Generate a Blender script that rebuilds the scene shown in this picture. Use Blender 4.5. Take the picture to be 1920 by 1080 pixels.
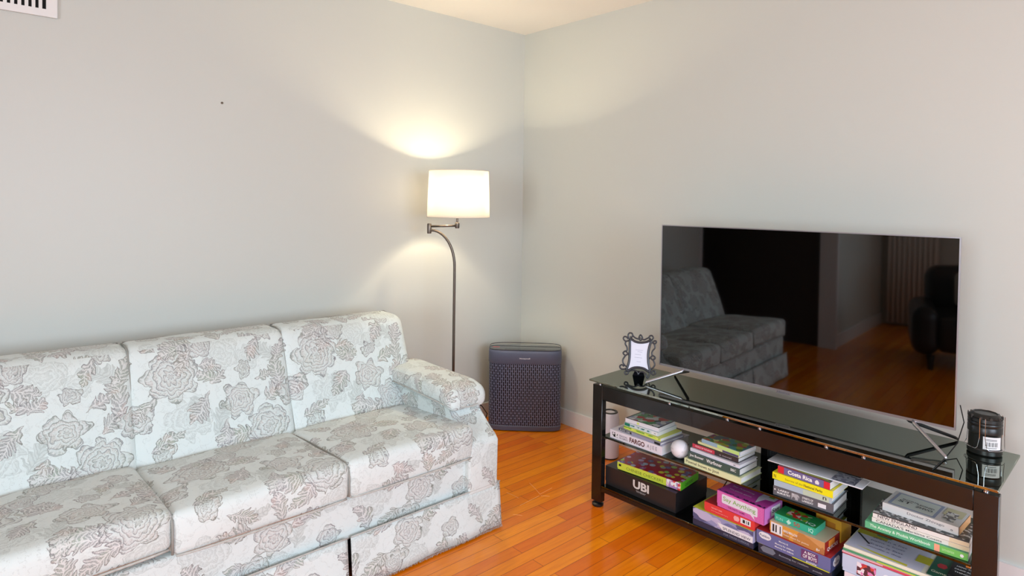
import bpy, bmesh, math, random
from mathutils import Vector, Matrix, noise
for o in list(bpy.data.objects): bpy.data.objects.remove(o)
scene = bpy.context.scene
COL = scene.collection
R = math.radians

# ------------------------------------------------------------ camera, world, light, exposure
CAM = Vector((-2.81773, -3.02524, 1.36229))
yaw, pitch, roll = R(47.99), R(-1.34), R(0.78)
def cam_matrix():
    f = Vector((math.cos(yaw)*math.cos(pitch), math.sin(yaw)*math.cos(pitch), math.sin(pitch)))
    r = f.cross(Vector((0, 0, 1))).normalized(); u = r.cross(f)
    r2 = r*math.cos(roll)+u*math.sin(roll); u2 = -r*math.sin(roll)+u*math.cos(roll)
    m = Matrix((r2, u2, -f)).transposed().to_4x4(); m.translation = CAM
    return m
cd = bpy.data.cameras.new('camera'); cam = bpy.data.objects.new('camera', cd); COL.objects.link(cam)
cam.matrix_world = cam_matrix()
cd.sensor_width = 36; cd.lens = 1182.2/1920*36; cd.shift_y = (403.3-540)/1920; cd.clip_start = 0.05
scene.camera = cam
scene.view_settings.view_transform = 'Standard'; scene.view_settings.look = 'None'
scene.view_settings.gamma = 1; scene.view_settings.use_curve_mapping = False
scene.view_settings.exposure = .08

world = bpy.data.worlds.new('sky'); scene.world = world; world.use_nodes = True
wn = world.node_tree; wn.nodes['Background'].inputs['Color'].default_value = (.75, .85, 1, 1)
wn.nodes['Background'].inputs['Strength'].default_value = 1.5

def area(name, loc, rot, sx, sy, power, color, spread=180):
    l = bpy.data.lights.new(name, 'AREA'); l.shape = 'RECTANGLE'; l.size = sx; l.size_y = sy
    l.energy = power; l.color = color; l.spread = R(spread)
    o = bpy.data.objects.new(name, l); COL.objects.link(o); o.location = loc; o.rotation_euler = rot
    return o
# daylight coming in through the two windows behind the camera and the window at the left end of the room
area('daylight_back', (-2.1, -5.40, 1.45), (R(66), 0, 0), 2.4, 1.35, 72, (.70, .83, 1.0), 145)
area('daylight_left', (-6.10, -3.6, 1.45), (0, R(-76), 0), 1.35, 1.8, 102, (.77, .89, .98), 160)

# ------------------------------------------------------------ materials
def lin(c):
    return tuple(((x/255)/12.92 if x/255 <= .04045 else ((x/255+.055)/1.055)**2.4) for x in c)+(1,)
MC = {}
def mat(name, rgb, rough=.5, metal=0, spec=.5, bump=0, bscale=200, coat=0, var=0, vscale=6, ior=None):
    if name in MC: return MC[name]
    m = bpy.data.materials.new(name); m.use_nodes = True; nt = m.node_tree; b = nt.nodes['Principled BSDF']
    b.inputs['Base Color'].default_value = lin(rgb); b.inputs['Roughness'].default_value = rough
    b.inputs['Metallic'].default_value = metal; b.inputs['Specular IOR Level'].default_value = spec
    b.inputs['Coat Weight'].default_value = coat
    if ior: b.inputs['IOR'].default_value = ior
    tc = nt.nodes.new('ShaderNodeTexCoord')
    if var:
        n = nt.nodes.new('ShaderNodeTexNoise'); n.inputs['Scale'].default_value = vscale; nt.links.new(tc.outputs['Object'], n.inputs['Vector'])
        mx = nt.nodes.new('ShaderNodeMix'); mx.data_type = 'RGBA'
        mx.inputs['A'].default_value = lin(tuple(max(0, x*(1-var)) for x in rgb)); mx.inputs['B'].default_value = lin(tuple(min(255, x*(1+var)) for x in rgb))
        nt.links.new(n.outputs['Fac'], mx.inputs['Factor']); nt.links.new(mx.outputs['Result'], b.inputs['Base Color'])
    if bump:
        n = nt.nodes.new('ShaderNodeTexNoise'); n.inputs['Scale'].default_value = bscale; n.inputs['Detail'].default_value = 3
        nt.links.new(tc.outputs['Object'], n.inputs['Vector'])
        bp = nt.nodes.new('ShaderNodeBump'); bp.inputs['Strength'].default_value = bump; bp.inputs['Distance'].default_value = .002
        nt.links.new(n.outputs['Fac'], bp.inputs['Height']); nt.links.new(bp.outputs['Normal'], b.inputs['Normal'])
    MC[name] = m; return m

class X:                                   # tiny expression wrapper over math nodes
    nt = None
    def __init__(s, v): s.v = v
    @staticmethod
    def op(o, *a, clamp=False):
        n = X.nt.nodes.new('ShaderNodeMath'); n.operation = o; n.use_clamp = clamp
        for i, x in enumerate(a):
            x = x.v if isinstance(x, X) else x
            if isinstance(x, (int, float)): n.inputs[i].default_value = x
            else: X.nt.links.new(x, n.inputs[i])
        return X(n.outputs[0])
    def __add__(s, o): return X.op('ADD', s, o)
    def __radd__(s, o): return X.op('ADD', s, o)
    def __sub__(s, o): return X.op('SUBTRACT', s, o)
    def __rsub__(s, o): return X.op('SUBTRACT', o, s)
    def __mul__(s, o): return X.op('MULTIPLY', s, o)
    def __rmul__(s, o): return X.op('MULTIPLY', s, o)
    def __truediv__(s, o): return X.op('DIVIDE', s, o)
    def abs(s): return X.op('ABSOLUTE', s)
    def sin(s): return X.op('SINE', s)
def mx_(a, b): return X.op('MAXIMUM', a, b)
def mn_(a, b): return X.op('MINIMUM', a, b)
def step(x, w):                            # smooth 0..1 as x goes 0..w
    return X.op('MULTIPLY', x, 1.0/w, clamp=True)
def mixc(f, a, b):
    n = X.nt.nodes.new('ShaderNodeMix'); n.data_type = 'RGBA'
    if isinstance(f, X): X.nt.links.new(f.v, n.inputs['Factor'])
    else: n.inputs['Factor'].default_value = f
    for k, v in (('A', a), ('B', b)):
        if isinstance(v, tuple): n.inputs[k].default_value = v
        else: X.nt.links.new(v, n.inputs[k])
    return n.outputs['Result']

def fabric():
    m = bpy.data.materials.new('floral_brocade'); m.use_nodes = True; nt = m.node_tree; X.nt = nt
    b = nt.nodes['Principled BSDF']
    uv = nt.nodes.new('ShaderNodeUVMap')
    # organic wobble of the drawing
    def nz(scale, detail=2):
        n = nt.nodes.new('ShaderNodeTexNoise'); n.noise_dimensions = '2D'; n.inputs['Scale'].default_value = scale; n.inputs['Detail'].default_value = detail
        nt.links.new(uv.outputs[0], n.inputs['Vector']); return n
    w1 = nz(15, 2); sp = nt.nodes.new('ShaderNodeSeparateXYZ'); nt.links.new(uv.outputs[0], sp.inputs[0])
    sc = nt.nodes.new('ShaderNodeSeparateColor'); nt.links.new(w1.outputs['Color'], sc.inputs[0])
    w2 = nz(55, 2); sc2 = nt.nodes.new('ShaderNodeSeparateColor'); nt.links.new(w2.outputs['Color'], sc2.inputs[0])
    u0 = X(sp.outputs[0]) + 1.762 + (X(sc.outputs[0])-.5)*.046 + (X(sc2.outputs[0])-.5)*.011; v0 = X(sp.outputs[1]) - .39 + (X(sc.outputs[1])-.5)*.046 + (X(sc2.outputs[1])-.5)*.011
    TX, TY = .56, .60
    def wrap(x, T): return X.op('WRAP', x, -T/2, T/2)
    fill = X(0.0) ; line = X(0.0); pink = X(0.0)
    fills = []; lines = []; pinks = []
    def leaf(cx, cy, ang, L, W, lobes=5):
        dx = wrap(u0-cx, TX); dy = wrap(v0-cy, TY); ca, sa = math.cos(R(ang)), math.sin(R(ang))
        p = dx*ca+dy*sa; q = (dy*ca-dx*sa).abs()
        t = p/L
        env = t*(1.0-t)*4.0
        ser = ((p-q*.9)*(math.pi*lobes/L)).sin().abs()*.5+.5
        d = env*ser*W-q
        fm = step(d, .0015)
        vein = step(((p-q*.9)*(math.pi*lobes*4/L)).sin()-.1, .5)
        edge = fm*(1.0-step(d-.0018, .0022))
        mid = fm*(1.0-step(q-.0008, .001))
        fills.append(fm); lines.append(edge); veins.append(mx_(fm*vein*.8, mid)); pinks.append(fm*0.0)
    def rose(cx, cy, R0, n=5, ph=0., pk=.6, rings=4.0):
        dx = wrap(u0-cx, TX); dy = wrap(v0-cy, TY)
        r = X.op('SQRT', dx*dx+dy*dy*1.25); th = X.op('ARCTAN2', dy, dx)
        sc_ = (th*(n/2.)+ph).sin().abs()
        d = sc_*(R0*.30)+R0*.74-r; fm = step(d, .0015)
        rr = r*(rings*1.25/R0); k_ = X.op('FLOOR', rr)
        ringph = (th*(n/2.)+k_*2.4+ph).sin().abs()
        fr = X.op('FRACT', rr-ringph*.55)
        ln = 1.0-step((fr-.12).abs()-.05, .07)
        shade = step(fr-.5, .5)
        hatch = step((th*(n*7.0)).sin()-.3, .6)*step(fr-.45, .3)
        edge = fm*(1.0-step(d-.002, .0022))
        fills.append(fm*(shade*.75+.18)); lines.append(mx_(edge, fm*ln*.8)); veins.append(fm*hatch*.85); pinks.append(fm*(1.0-step(r-R0*.5, R0*.5))*pk)
    veins = []
    rose(.125, .30, .098, 7, .3, .8, 4.5); rose(.225, .395, .050, 5, 1); rose(.355, .185, .072, 6, 1.2, .9, 4.0); rose(.455, .070, .088, 7, 2.1, .5, 4.5)
    rose(.005, .175, .062, 5, .7, .7); rose(.375, .290, .034, 5, 0, .2, 2.6); rose(.285, .475, .066, 6, .4, .8); rose(.085, .050, .040, 5, 1, .2, 2.6); rose(.475, .42, .042, 5, 1, .3, 3.0)
    leaf(.20, .42, 205, .13, .036, 6); leaf(.19, .39, 245, .11, .032); leaf(.275, .27, 150, .075, .028, 3); leaf(.255, .255, 40, .075, .028, 3)
    leaf(.245, .225, 235, .12, .034); leaf(.40, .055, 175, .15, .036, 6); leaf(.42, .03, 215, .12, .032); leaf(.52, .19, 95, .14, .036, 5)
    leaf(.50, .29, 60, .11, .034, 4); leaf(.45, .16, 35, .09, .030, 4); leaf(.04, .07, 20, .12, .030, 5); leaf(.13, .02, 330, .11, .030, 5)
    leaf(.07, .24, 225, .12, .032, 4); leaf(.08, .39, 125, .12, .032, 4); leaf(.34, .50, 20, .13, .036, 5); leaf(.22, .52, 165, .13, .036, 5)
    leaf(.30, .54, 100, .10, .032, 4); leaf(.45, .40, 240, .10, .030, 4); leaf(.31, .12, 245, .10, .030, 4); leaf(.215, .33, 350, .09, .028, 4); leaf(.42, .24, 20, .08, .026, 3)
    def mxl(l):
        r = l[0]
        for x in l[1:]: r = mx_(r, x)
        return r
    F = mxl(fills); P = mxl(pinks); Ln = mxl(lines); Vn = mxl(veins)
    fills, lines, veins, pinks = [], [], [], []
    for q_ in ((.30, .36, .075, 6, .2), (.17, .15, .085, 7, 1.1), (.50, .56, .07, 5, .5), (.08, .50, .08, 6, 2.), (.40, .33, .05, 5, 1.)): rose(q_[0], q_[1], q_[2], q_[3], q_[4], 0.)
    leaf(.25, .08, 60, .13, .035); leaf(.53, .30, 140, .13, .035); leaf(.14, .56, 20, .13, .03); leaf(.35, .42, 70, .12, .03); leaf(.18, .22, 300, .1, .03)
    GF = mxl(fills); GL = mx_(mxl(lines), mxl(veins))
    fine = nz(330, 2); tint = nz(7, 1); tint2 = nz(11, 1); eng = nz(70, 2)
    base = mixc(GF*.42, lin((217, 227, 225)), lin((184, 192, 188)))
    base = mixc(GL*.42, base, lin((156, 166, 162)))
    tn = step(X(tint.outputs['Fac'])-.42, .16)
    fillc = mixc(tn, lin((150, 150, 150)), lin((138, 147, 134)))
    fillc = mixc(step(X(nz(16, 1).outputs['Fac'])-.62, .05)*.3, fillc, lin((206, 150, 124)))  # orange and green tints here put the fabric's lit sheen into the colour
    fillc = mixc(step(X(nz(14, 1).outputs['Fac'])-.62, .05)*.45, fillc, lin((122, 146, 112)))
    fillc = mixc(P*.5, fillc, lin((200, 172, 160)))  # pink rose centres: the same lit sheen, mixed into the print
    linec = mixc(step(X(tint2.outputs['Fac'])-.45, .1), lin((88, 82, 88)), lin((86, 88, 74)))
    engr = step((X(eng.outputs['Fac'])*60.).sin()-.2, .5)
    wis = nz(24, 3); wv = step(.035-(X(wis.outputs['Fac'])-.5).abs(), .02)*step((X(eng.outputs['Fac'])*45.).sin()+.2, .5)
    base = mixc(wv*.28, base, lin((168, 176, 172)))
    c1 = mixc(F*.66, base, fillc)
    c1 = mixc(F*engr*.38, c1, linec)
    c1 = mixc(Vn*.8, c1, lin((228, 230, 228)))
    c2 = mixc(Ln*.74, c1, linec)
    hl = step(X(fine.outputs['Fac'])-.56, .08)*F*.4
    c3 = mixc(hl, c2, lin((232, 230, 228)))
    nt.links.new(c3, b.inputs['Base Color']); b.inputs['Roughness'].default_value = .75; b.inputs['Specular IOR Level'].default_value = .25
    b.inputs['Sheen Weight'].default_value = .15
    bp = nt.nodes.new('ShaderNodeBump'); bp.inputs['Strength'].default_value = .5; bp.inputs['Distance'].default_value = .0015
    h = X(fine.outputs['Fac'])*.5+F*.5-Ln*.4
    nt.links.new(h.v, bp.inputs['Height']); nt.links.new(bp.outputs['Normal'], b.inputs['Normal'])
    return m

def floor_mat():
    m = bpy.data.materials.new('hardwood_strips'); m.use_nodes = True; nt = m.node_tree; X.nt = nt; b = nt.nodes['Principled BSDF']
    tc = nt.nodes.new('ShaderNodeTexCoord')
    br = nt.nodes.new('ShaderNodeTexBrick'); br.offset = .37; br.offset_frequency = 2; br.inputs['Scale'].default_value = 1
    br.inputs['Brick Width'].default_value = .85; br.inputs['Row Height'].default_value = .058; br.inputs['Mortar Size'].default_value = .0012
    br.inputs['Mortar Smooth'].default_value = .6; br.inputs['Bias'].default_value = 0
    br.inputs['Color1'].default_value = lin((226, 112, 6)); br.inputs['Color2'].default_value = lin((250, 150, 14)); br.inputs['Mortar'].default_value = lin((110, 44, 12))
    nt.links.new(tc.outputs['Object'], br.inputs['Vector'])
    mp = nt.nodes.new('ShaderNodeMapping'); mp.inputs['Scale'].default_value = (2.2, 26, 1); nt.links.new(tc.outputs['Object'], mp.inputs['Vector'])
    n = nt.nodes.new('ShaderNodeTexNoise'); n.inputs['Scale'].default_value = 3; n.inputs['Detail'].default_value = 6; nt.links.new(mp.outputs[0], n.inputs['Vector'])
    g = step(X(n.outputs['Fac'])-.45, .3)
    c = mixc(g*.38, br.outputs['Color'], lin((196, 78, 4)))
    n3 = nt.nodes.new('ShaderNodeTexNoise'); n3.inputs['Scale'].default_value = 1.7; nt.links.new(tc.outputs['Object'], n3.inputs['Vector'])
    c = mixc(step(X(n3.outputs['Fac'])-.5, .25)*.3, c, lin((206, 84, 5)))
    nt.links.new(c, b.inputs['Base Color'])
    n2 = nt.nodes.new('ShaderNodeTexNoise'); n2.inputs['Scale'].default_value = 5; nt.links.new(tc.outputs['Object'], n2.inputs['Vector'])
    rr = X(n2.outputs['Fac'])*.18+.12; nt.links.new(rr.v, b.inputs['Roughness'])
    b.inputs['Coat Weight'].default_value = .25; b.inputs['Coat Roughness'].default_value = .12; b.inputs['Specular IOR Level'].default_value = .3
    bp = nt.nodes.new('ShaderNodeBump'); bp.inputs['Strength'].default_value = .25; bp.inputs['Distance'].default_value = .001
    h = (1.0-X(br.outputs['Fac']))+X(n2.outputs['Fac'])*.5
    nt.links.new(h.v, bp.inputs['Height']); nt.links.new(bp.outputs['Normal'], b.inputs['Normal'])
    return m

def art(name, cols, scale=40, rough=.3, stretch=(1, 1, 1), dots=False):
    """printed picture: cells of the given colours"""
    if name in MC: return MC[name]
    m = bpy.data.materials.new(name); m.use_nodes = True; nt = m.node_tree; X.nt = nt; b = nt.nodes['Principled BSDF']
    tc = nt.nodes.new('ShaderNodeTexCoord'); mp = nt.nodes.new('ShaderNodeMapping'); mp.inputs['Scale'].default_value = stretch
    nt.links.new(tc.outputs['Object'], mp.inputs['Vector'])
    n = nt.nodes.new('ShaderNodeTexNoise'); n.inputs['Scale'].default_value = scale*.7; n.inputs['Detail'].default_value = 3; nt.links.new(mp.outputs[0], n.inputs['Vector'])
    ad = nt.nodes.new('ShaderNodeVectorMath'); ad.operation = 'MULTIPLY_ADD'; nt.links.new(n.outputs['Color'], ad.inputs[0]); ad.inputs[1].default_value = (.0, .0, .0) if dots else (.5/scale*2,)*3
    nt.links.new(mp.outputs[0], ad.inputs[2])
    v = nt.nodes.new('ShaderNodeTexVoronoi'); v.inputs['Scale'].default_value = scale; nt.links.new(ad.outputs[0], v.inputs['Vector'])
    sc = nt.nodes.new('ShaderNodeSeparateColor'); nt.links.new(v.outputs['Color'], sc.inputs[0])
    cr = nt.nodes.new('ShaderNodeValToRGB'); cr.color_ramp.interpolation = 'CONSTANT'
    e = cr.color_ramp.elements
    while len(e) < len(cols): e.new(.5)
    for i, c in enumerate(cols): e[i].position = i/len(cols); e[i].color = lin(c)
    nt.links.new(sc.outputs[0], cr.inputs[0])
    out = cr.outputs[0]
    if dots:
        f = step(X(v.outputs['Distance'])-.42, .05)
        out = mixc(f, out, lin(dots))
        f2 = step(X(v.outputs['Distance'])-.0, .2)
        out = mixc((1.0-f2)*.6, out, lin((235, 225, 220)))
    nt.links.new(out, b.inputs['Base Color']); b.inputs['Roughness'].default_value = rough
    MC[name] = m; return m

def glass_mat(name, tint, gl, ior, rough=.015):
    m = bpy.data.materials.new(name); m.use_nodes = True; nt = m.node_tree; nt.nodes.remove(nt.nodes['Principled BSDF'])
    out = nt.nodes['Material Output']; t = nt.nodes.new('ShaderNodeBsdfTransparent'); t.inputs[0].default_value = tint
    g = nt.nodes.new('ShaderNodeBsdfGlossy'); g.inputs['Color'].default_value = gl; g.inputs['Roughness'].default_value = rough
    f = nt.nodes.new('ShaderNodeFresnel'); f.inputs[0].default_value = ior; mx = nt.nodes.new('ShaderNodeMixShader')
    nt.links.new(f.outputs[0], mx.inputs[0]); nt.links.new(t.outputs[0], mx.inputs[1]); nt.links.new(g.outputs[0], mx.inputs[2]); nt.links.new(mx.outputs[0], out.inputs[0])
    return m

# ------------------------------------------------------------ object helpers
def link(name, me, m, parent=None):
    o = bpy.data.objects.new(name, me); COL.objects.link(o)
    for x in (m if isinstance(m, (list, tuple)) else [m]): me.materials.append(x)
    if parent: o.parent = parent
    return o
def from_bm(name, bm, m, parent=None, smooth=False):
    me = bpy.data.meshes.new(name); bmesh.ops.recalc_face_normals(bm, faces=bm.faces); bm.to_mesh(me); bm.free()
    if smooth:
        for p in me.polygons: p.use_smooth = True
    o = link(name, me, m, parent)
    return o
def autosmooth(o, ang=40):
    me = o.data
    for p in me.polygons: p.use_smooth = True
    bm = bmesh.new(); bm.from_mesh(me)
    for e in bm.edges:
        e.smooth = not (len(e.link_faces) == 2 and e.calc_face_angle(0) > R(ang))
    bm.to_mesh(me); bm.free()
def thing(name, label, cat, loc=(0, 0, 0), rz=0, group=None):
    o = bpy.data.objects.new(name, None); COL.objects.link(o); o.empty_display_size = .05
    o.location = loc; o.rotation_euler = (0, 0, rz); o['label'] = label; o['category'] = cat
    if group: o['group'] = group
    return o
def tag(o, label, cat, group=None):
    o['label'] = label; o['category'] = cat
    if group: o['group'] = group
    return o
def add_box(bm, a, b, bev=0, seg=2, mi=0):
    vs = [bm.verts.new((x, y, z)) for x in (a[0], b[0]) for y in (a[1], b[1]) for z in (a[2], b[2])]
    F = [(0, 1, 3, 2), (4, 6, 7, 5), (0, 4, 5, 1), (2, 3, 7, 6), (0, 2, 6, 4), (1, 5, 7, 3)]
    fs = [bm.faces.new([vs[i] for i in f]) for f in F]
    for f in fs: f.material_index = mi
    if bev:
        es = list({e for f in fs for e in f.edges})
        bmesh.ops.bevel(bm, geom=es, offset=bev, segments=seg, profile=.5, affect='EDGES')
def box(name, a, b, m, parent=None, bev=0, seg=2):
    bm = bmesh.new(); add_box(bm, a, b, bev, seg); o = from_bm(name, bm, m, parent)
    if bev: autosmooth(o)
    return o
def struct(name, a, b, m):
    o = box(name, a, b, m); o['kind'] = 'structure'; return o
def add_tube(bm, pts, r, n=10, closed=False, cap=True):
    pts = [Vector(p) for p in pts]; rings = []; N = len(pts); up = None
    rr = r if isinstance(r, (list, tuple)) else [r]*N
    for i, p in enumerate(pts):
        if closed: t = (pts[(i+1) % N]-pts[i-1]).normalized()
        else: t = (pts[min(i+1, N-1)]-pts[max(i-1, 0)]).normalized()
        if up is None:
            up = Vector((0, 0, 1)) if abs(t.z) < .9 else Vector((1, 0, 0))
        s = t.cross(up).normalized(); up = s.cross(t).normalized()
        rings.append([bm.verts.new(p+(s*math.cos(a)+up*math.sin(a))*rr[i]) for a in [2*math.pi*k/n for k in range(n)]])
    for i in range(N if closed else N-1):
        A, B = rings[i], rings[(i+1) % N]
        for k in range(n): bm.faces.new((A[k], A[(k+1) % n], B[(k+1) % n], B[k]))
    if cap and not closed: bm.faces.new(rings[0][::-1]); bm.faces.new(rings[-1])
def tube(name, pts, r, m, parent=None, n=10, closed=False):
    bm = bmesh.new(); add_tube(bm, pts, r, n, closed); return from_bm(name, bm, m, parent, True) if n > 6 else from_bm(name, bm, m, parent)
def add_lathe(bm, prof, n=48, c=(0, 0)):
    rings = []
    for r, z in prof:
        if r < 1e-6: rings.append([bm.verts.new((c[0], c[1], z))])
        else: rings.append([bm.verts.new((c[0]+r*math.cos(2*math.pi*k/n), c[1]+r*math.sin(2*math.pi*k/n), z)) for k in range(n)])
    for A, B in zip(rings, rings[1:]):
        for k in range(n):
            k2 = (k+1) % n
            if len(A) == 1 and len(B) == 1: continue
            if len(A) == 1: bm.faces.new((A[0], B[k], B[k2]))
            elif len(B) == 1: bm.faces.new((A[k], A[k2], B[0]))
            else: bm.faces.new((A[k], A[k2], B[k2], B[k]))
def lathe(name, prof, m, parent=None, n=48, c=(0, 0)):
    bm = bmesh.new(); add_lathe(bm, prof, n, c); o = from_bm(name, bm, m, parent); autosmooth(o, 35); return o

def lettering(text, name, m, parent, mtx, w=None, h=None, ext=.0002, shear=0, align='LEFT'):
    """raised flat lettering; mtx maps the text plane into the parent's space, w/h are the size to fill"""
    cu = bpy.data.curves.new('t', 'FONT'); cu.body = text; cu.size = 1; cu.shear = shear; cu.offset = .035 if text in ('FARGO', 'Costa Rica', 'UBI') else .012; cu.resolution_u = 3
    to = bpy.data.objects.new('t', cu); COL.objects.link(to); bpy.context.view_layer.update()
    me = bpy.data.meshes.new_from_object(to); bpy.data.objects.remove(to)
    xs = [v.co.x for v in me.vertices]; ys = [v.co.y for v in me.vertices]
    x0, x1, y0, y1 = min(xs), max(xs), min(ys), max(ys)
    sx = w/(x1-x0); sy = h/(y1-y0) if h else sx
    for v in me.vertices: v.co = mtx @ Vector(((v.co.x-x0)*sx, (v.co.y-y0)*sy, ext))
    me.name = name
    o = link(name, me, m, parent); return o
def face_m(face, W, D, H, a, b):
    """matrix whose XY plane lies on a face of a W x D x H box with its origin at front-left-bottom"""
    if face == 'front': return Matrix.Translation((a, 0, b)) @ Matrix.Rotation(R(90), 4, 'X')
    if face == 'top': return Matrix.Translation((a, b, H))
    if face == 'right': return Matrix.Translation((W, a, b)) @ Matrix.Rotation(R(90), 4, 'Z') @ Matrix.Rotation(R(90), 4, 'X')
def decal(name, m, parent, mtx, w, h, t=.00012, pts=None):
    pts = pts or [(0, 0), (w, 0), (w, h), (0, h)]
    bm = bmesh.new(); A = [bm.verts.new(mtx @ Vector((x, y, 0))) for x, y in pts]; B = [bm.verts.new(mtx @ Vector((x, y, t))) for x, y in pts]
    bm.faces.new(A[::-1]); bm.faces.new(B)
    for i in range(len(pts)): j = (i+1) % len(pts); bm.faces.new((A[i], A[j], B[j], B[i]))
    return from_bm(name, bm, m, parent)

def soft_box(name, a, b, r, m, parent, crown=(0, 0, 0), warp=None, n=6, k=5, wrinkle=0, corner=None):
    """upholstered block: rounded box with crowned faces and metre-scale UVs"""
    def cs(lo, hi, rr, nn):
        L = [lo+rr*(1-math.cos(math.pi/2*i/k)) for i in range(k)]
        L += [lo+rr+(hi-lo-2*rr)*i/nn for i in range(nn+1)]
        L += [hi-rr*(1-math.cos(math.pi/2*i/k)) for i in range(k-1, -1, -1)]
        return L
    g = [cs(a[i], b[i], r, max(2, int((b[i]-a[i])/.045))) for i in range(3)]
    bm = bmesh.new(); uvl = bm.loops.layers.uv.new('UVMap'); V = {}
    def key(i, j, l): return (i, j, l)
    mid = [(a[i]+b[i])/2 for i in range(3)]; hf = [(b[i]-a[i])/2 for i in range(3)]
    raw = {}
    def vert(i, j, l):
        kk = (i, j, l)
        if kk in V: return V[kk]
        p = Vector((g[0][i], g[1][j], g[2][l])); raw_p = p.copy()
        q = Vector([min(max(p[t], a[t]+r), b[t]-r) for t in range(3)]); d = p-q
        if d.length > 1e-9: p = q+d.normalized()*r
        n_ = [(p[t]-mid[t])/hf[t] for t in range(3)]
        for t in range(3):
            o1, o2 = [s for s in range(3) if s != t]
            bl = crown[t]*max(0, 1-n_[o1]**2)**.6*max(0, 1-n_[o2]**2)**.6
            p[t] += bl*n_[t]
        uvp = p.copy()
        if wrinkle:
            p += Vector((0, 0, 1))*wrinkle*noise.noise(p*7)+Vector((0, 1, 0))*wrinkle*noise.noise(p*6+Vector((9, 3, 1)))
        if warp: p = Vector(warp(p))
        v = bm.verts.new(p); V[kk] = v; raw[v] = uvp; return v
    N = [len(x) for x in g]
    def quad(ks, ax):
        vs = [vert(*q) for q in ks]
        try: f = bm.faces.new(vs)
        except ValueError: return
        for lp in f.loops:
            p = raw[lp.vert]
            lp[uvl].uv = (p.x, p.z) if ax == 1 else ((p.x, p.y+1.5) if ax == 2 else (p.y+.3, p.z))
    for s in (0, N[0]-1):
        for j in range(N[1]-1):
            for l in range(N[2]-1): quad([(s, j, l), (s, j+1, l), (s, j+1, l+1), (s, j, l+1)], 0)
    for s in (0, N[1]-1):
        for i in range(N[0]-1):
            for l in range(N[2]-1): quad([(i, s, l), (i+1, s, l), (i+1, s, l+1), (i, s, l+1)], 1)
    for s in (0, N[2]-1):
        for i in range(N[0]-1):
            for j in range(N[1]-1): quad([(i, j, s), (i+1, j, s), (i+1, j+1, s), (i, j+1, s)], 2)
    return from_bm(name, bm, m, parent, True)
def uv_xz(o):
    me = o.data; l = me.uv_layers.new(name='UVMap')
    for p in me.polygons:
        for li in p.loop_indices:
            c = me.vertices[me.loops[li].vertex_index].co
            n = p.normal
            l.data[li].uv = (c.x, c.y+1.5) if abs(n.z) > .7 else ((c.y+.3, c.z) if abs(n.x) > .7 else (c.x, c.z))

# ------------------------------------------------------------ the room
M_wall = mat('wall_paint', (204, 207, 200), .42, spec=.35, bump=.08, bscale=120)
M_ceil = mat('ceiling_plaster', (244, 244, 238), .9, bump=.6, bscale=45, spec=.2)
M_trim = mat('trim_paint', (226, 226, 226), .35)
M_unlit_hall = mat('hall_unlit_tone', (58, 50, 44), .7)  # dark wall colour stands in for the gloom of the unlit hallway
M_floor = floor_mat()
struct('floor', (-6.3, -5.6, -.06), (.12, 2.3, 0), M_floor)
flo = bpy.data.objects['floor']
M_scr = mat('scratched_varnish', (246, 178, 96), .6)
for a_, b_ in [((-0.727, -0.857), (-0.77, -0.973)), ((-0.771, -0.972), (-0.681, -0.963)), ((-0.778, -0.986), (-0.751, -1.016)), ((-0.877, -0.86), (-0.871, -0.935)), ((-0.914, -0.991), (-0.784, -0.981)), ((-0.992, -1.031), (-0.968, -1.064))]: tube('scratch', [(a_[0], a_[1], .0002), ((a_[0]+b_[0])/2+.002, (a_[1]+b_[1])/2, .0003), (b_[0], b_[1], .0002)], .0008, M_scr, flo, 6)
struct('ceiling', (-6.3, -5.6, 2.44), (.12, 2.3, 2.5), M_ceil)
struct('wall_left', (-3.65, 0, 0), (0, .12, 2.44), M_wall)
struct('wall_right', (0, -5.6, 0), (.12, .12, 2.44), M_wall)
def wall_with_hole(name, boxes, m):
    bm = bmesh.new()
    for a, b in boxes: add_box(bm, a, b)
    o = from_bm(name, bm, m); o['kind'] = 'structure'
wall_with_hole('wall_back', [((-6.2, -5.6, 0), (-3.4, -5.5, 2.44)), ((-.8, -5.6, 0), (0, -5.5, 2.44)), ((-3.4, -5.6, 0), (-.8, -5.5, .7)), ((-3.4, -5.6, 2.2), (-.8, -5.5, 2.44))], M_wall)
wall_with_hole('wall_far', [((-6.3, -5.6, 0), (-6.2, -4.6, 2.44)), ((-6.3, -2.6, 0), (-6.2, -.93, 2.44)), ((-6.3, -4.6, 0), (-6.2, -2.6, .7)), ((-6.3, -4.6, 2.2), (-6.2, -2.6, 2.44))], M_wall)
struct('wall_partition', (-6.2, -1.05, 0), (-4.34, -.93, 2.44), M_wall)
struct('wall_hall_side', (-4.46, -.93, 0), (-4.34, 2.2, 2.44), M_unlit_hall)
struct('wall_hall_near', (-3.65, .12, 0), (-3.55, 2.2, 2.44), M_unlit_hall)
struct('wall_hall_end', (-4.46, 2.2, 0), (-3.55, 2.3, 2.44), M_unlit_hall)
M_pane = glass_mat('window_glass', (1, 1, 1, 1), (1, 1, 1, 1), 1.45)
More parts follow.
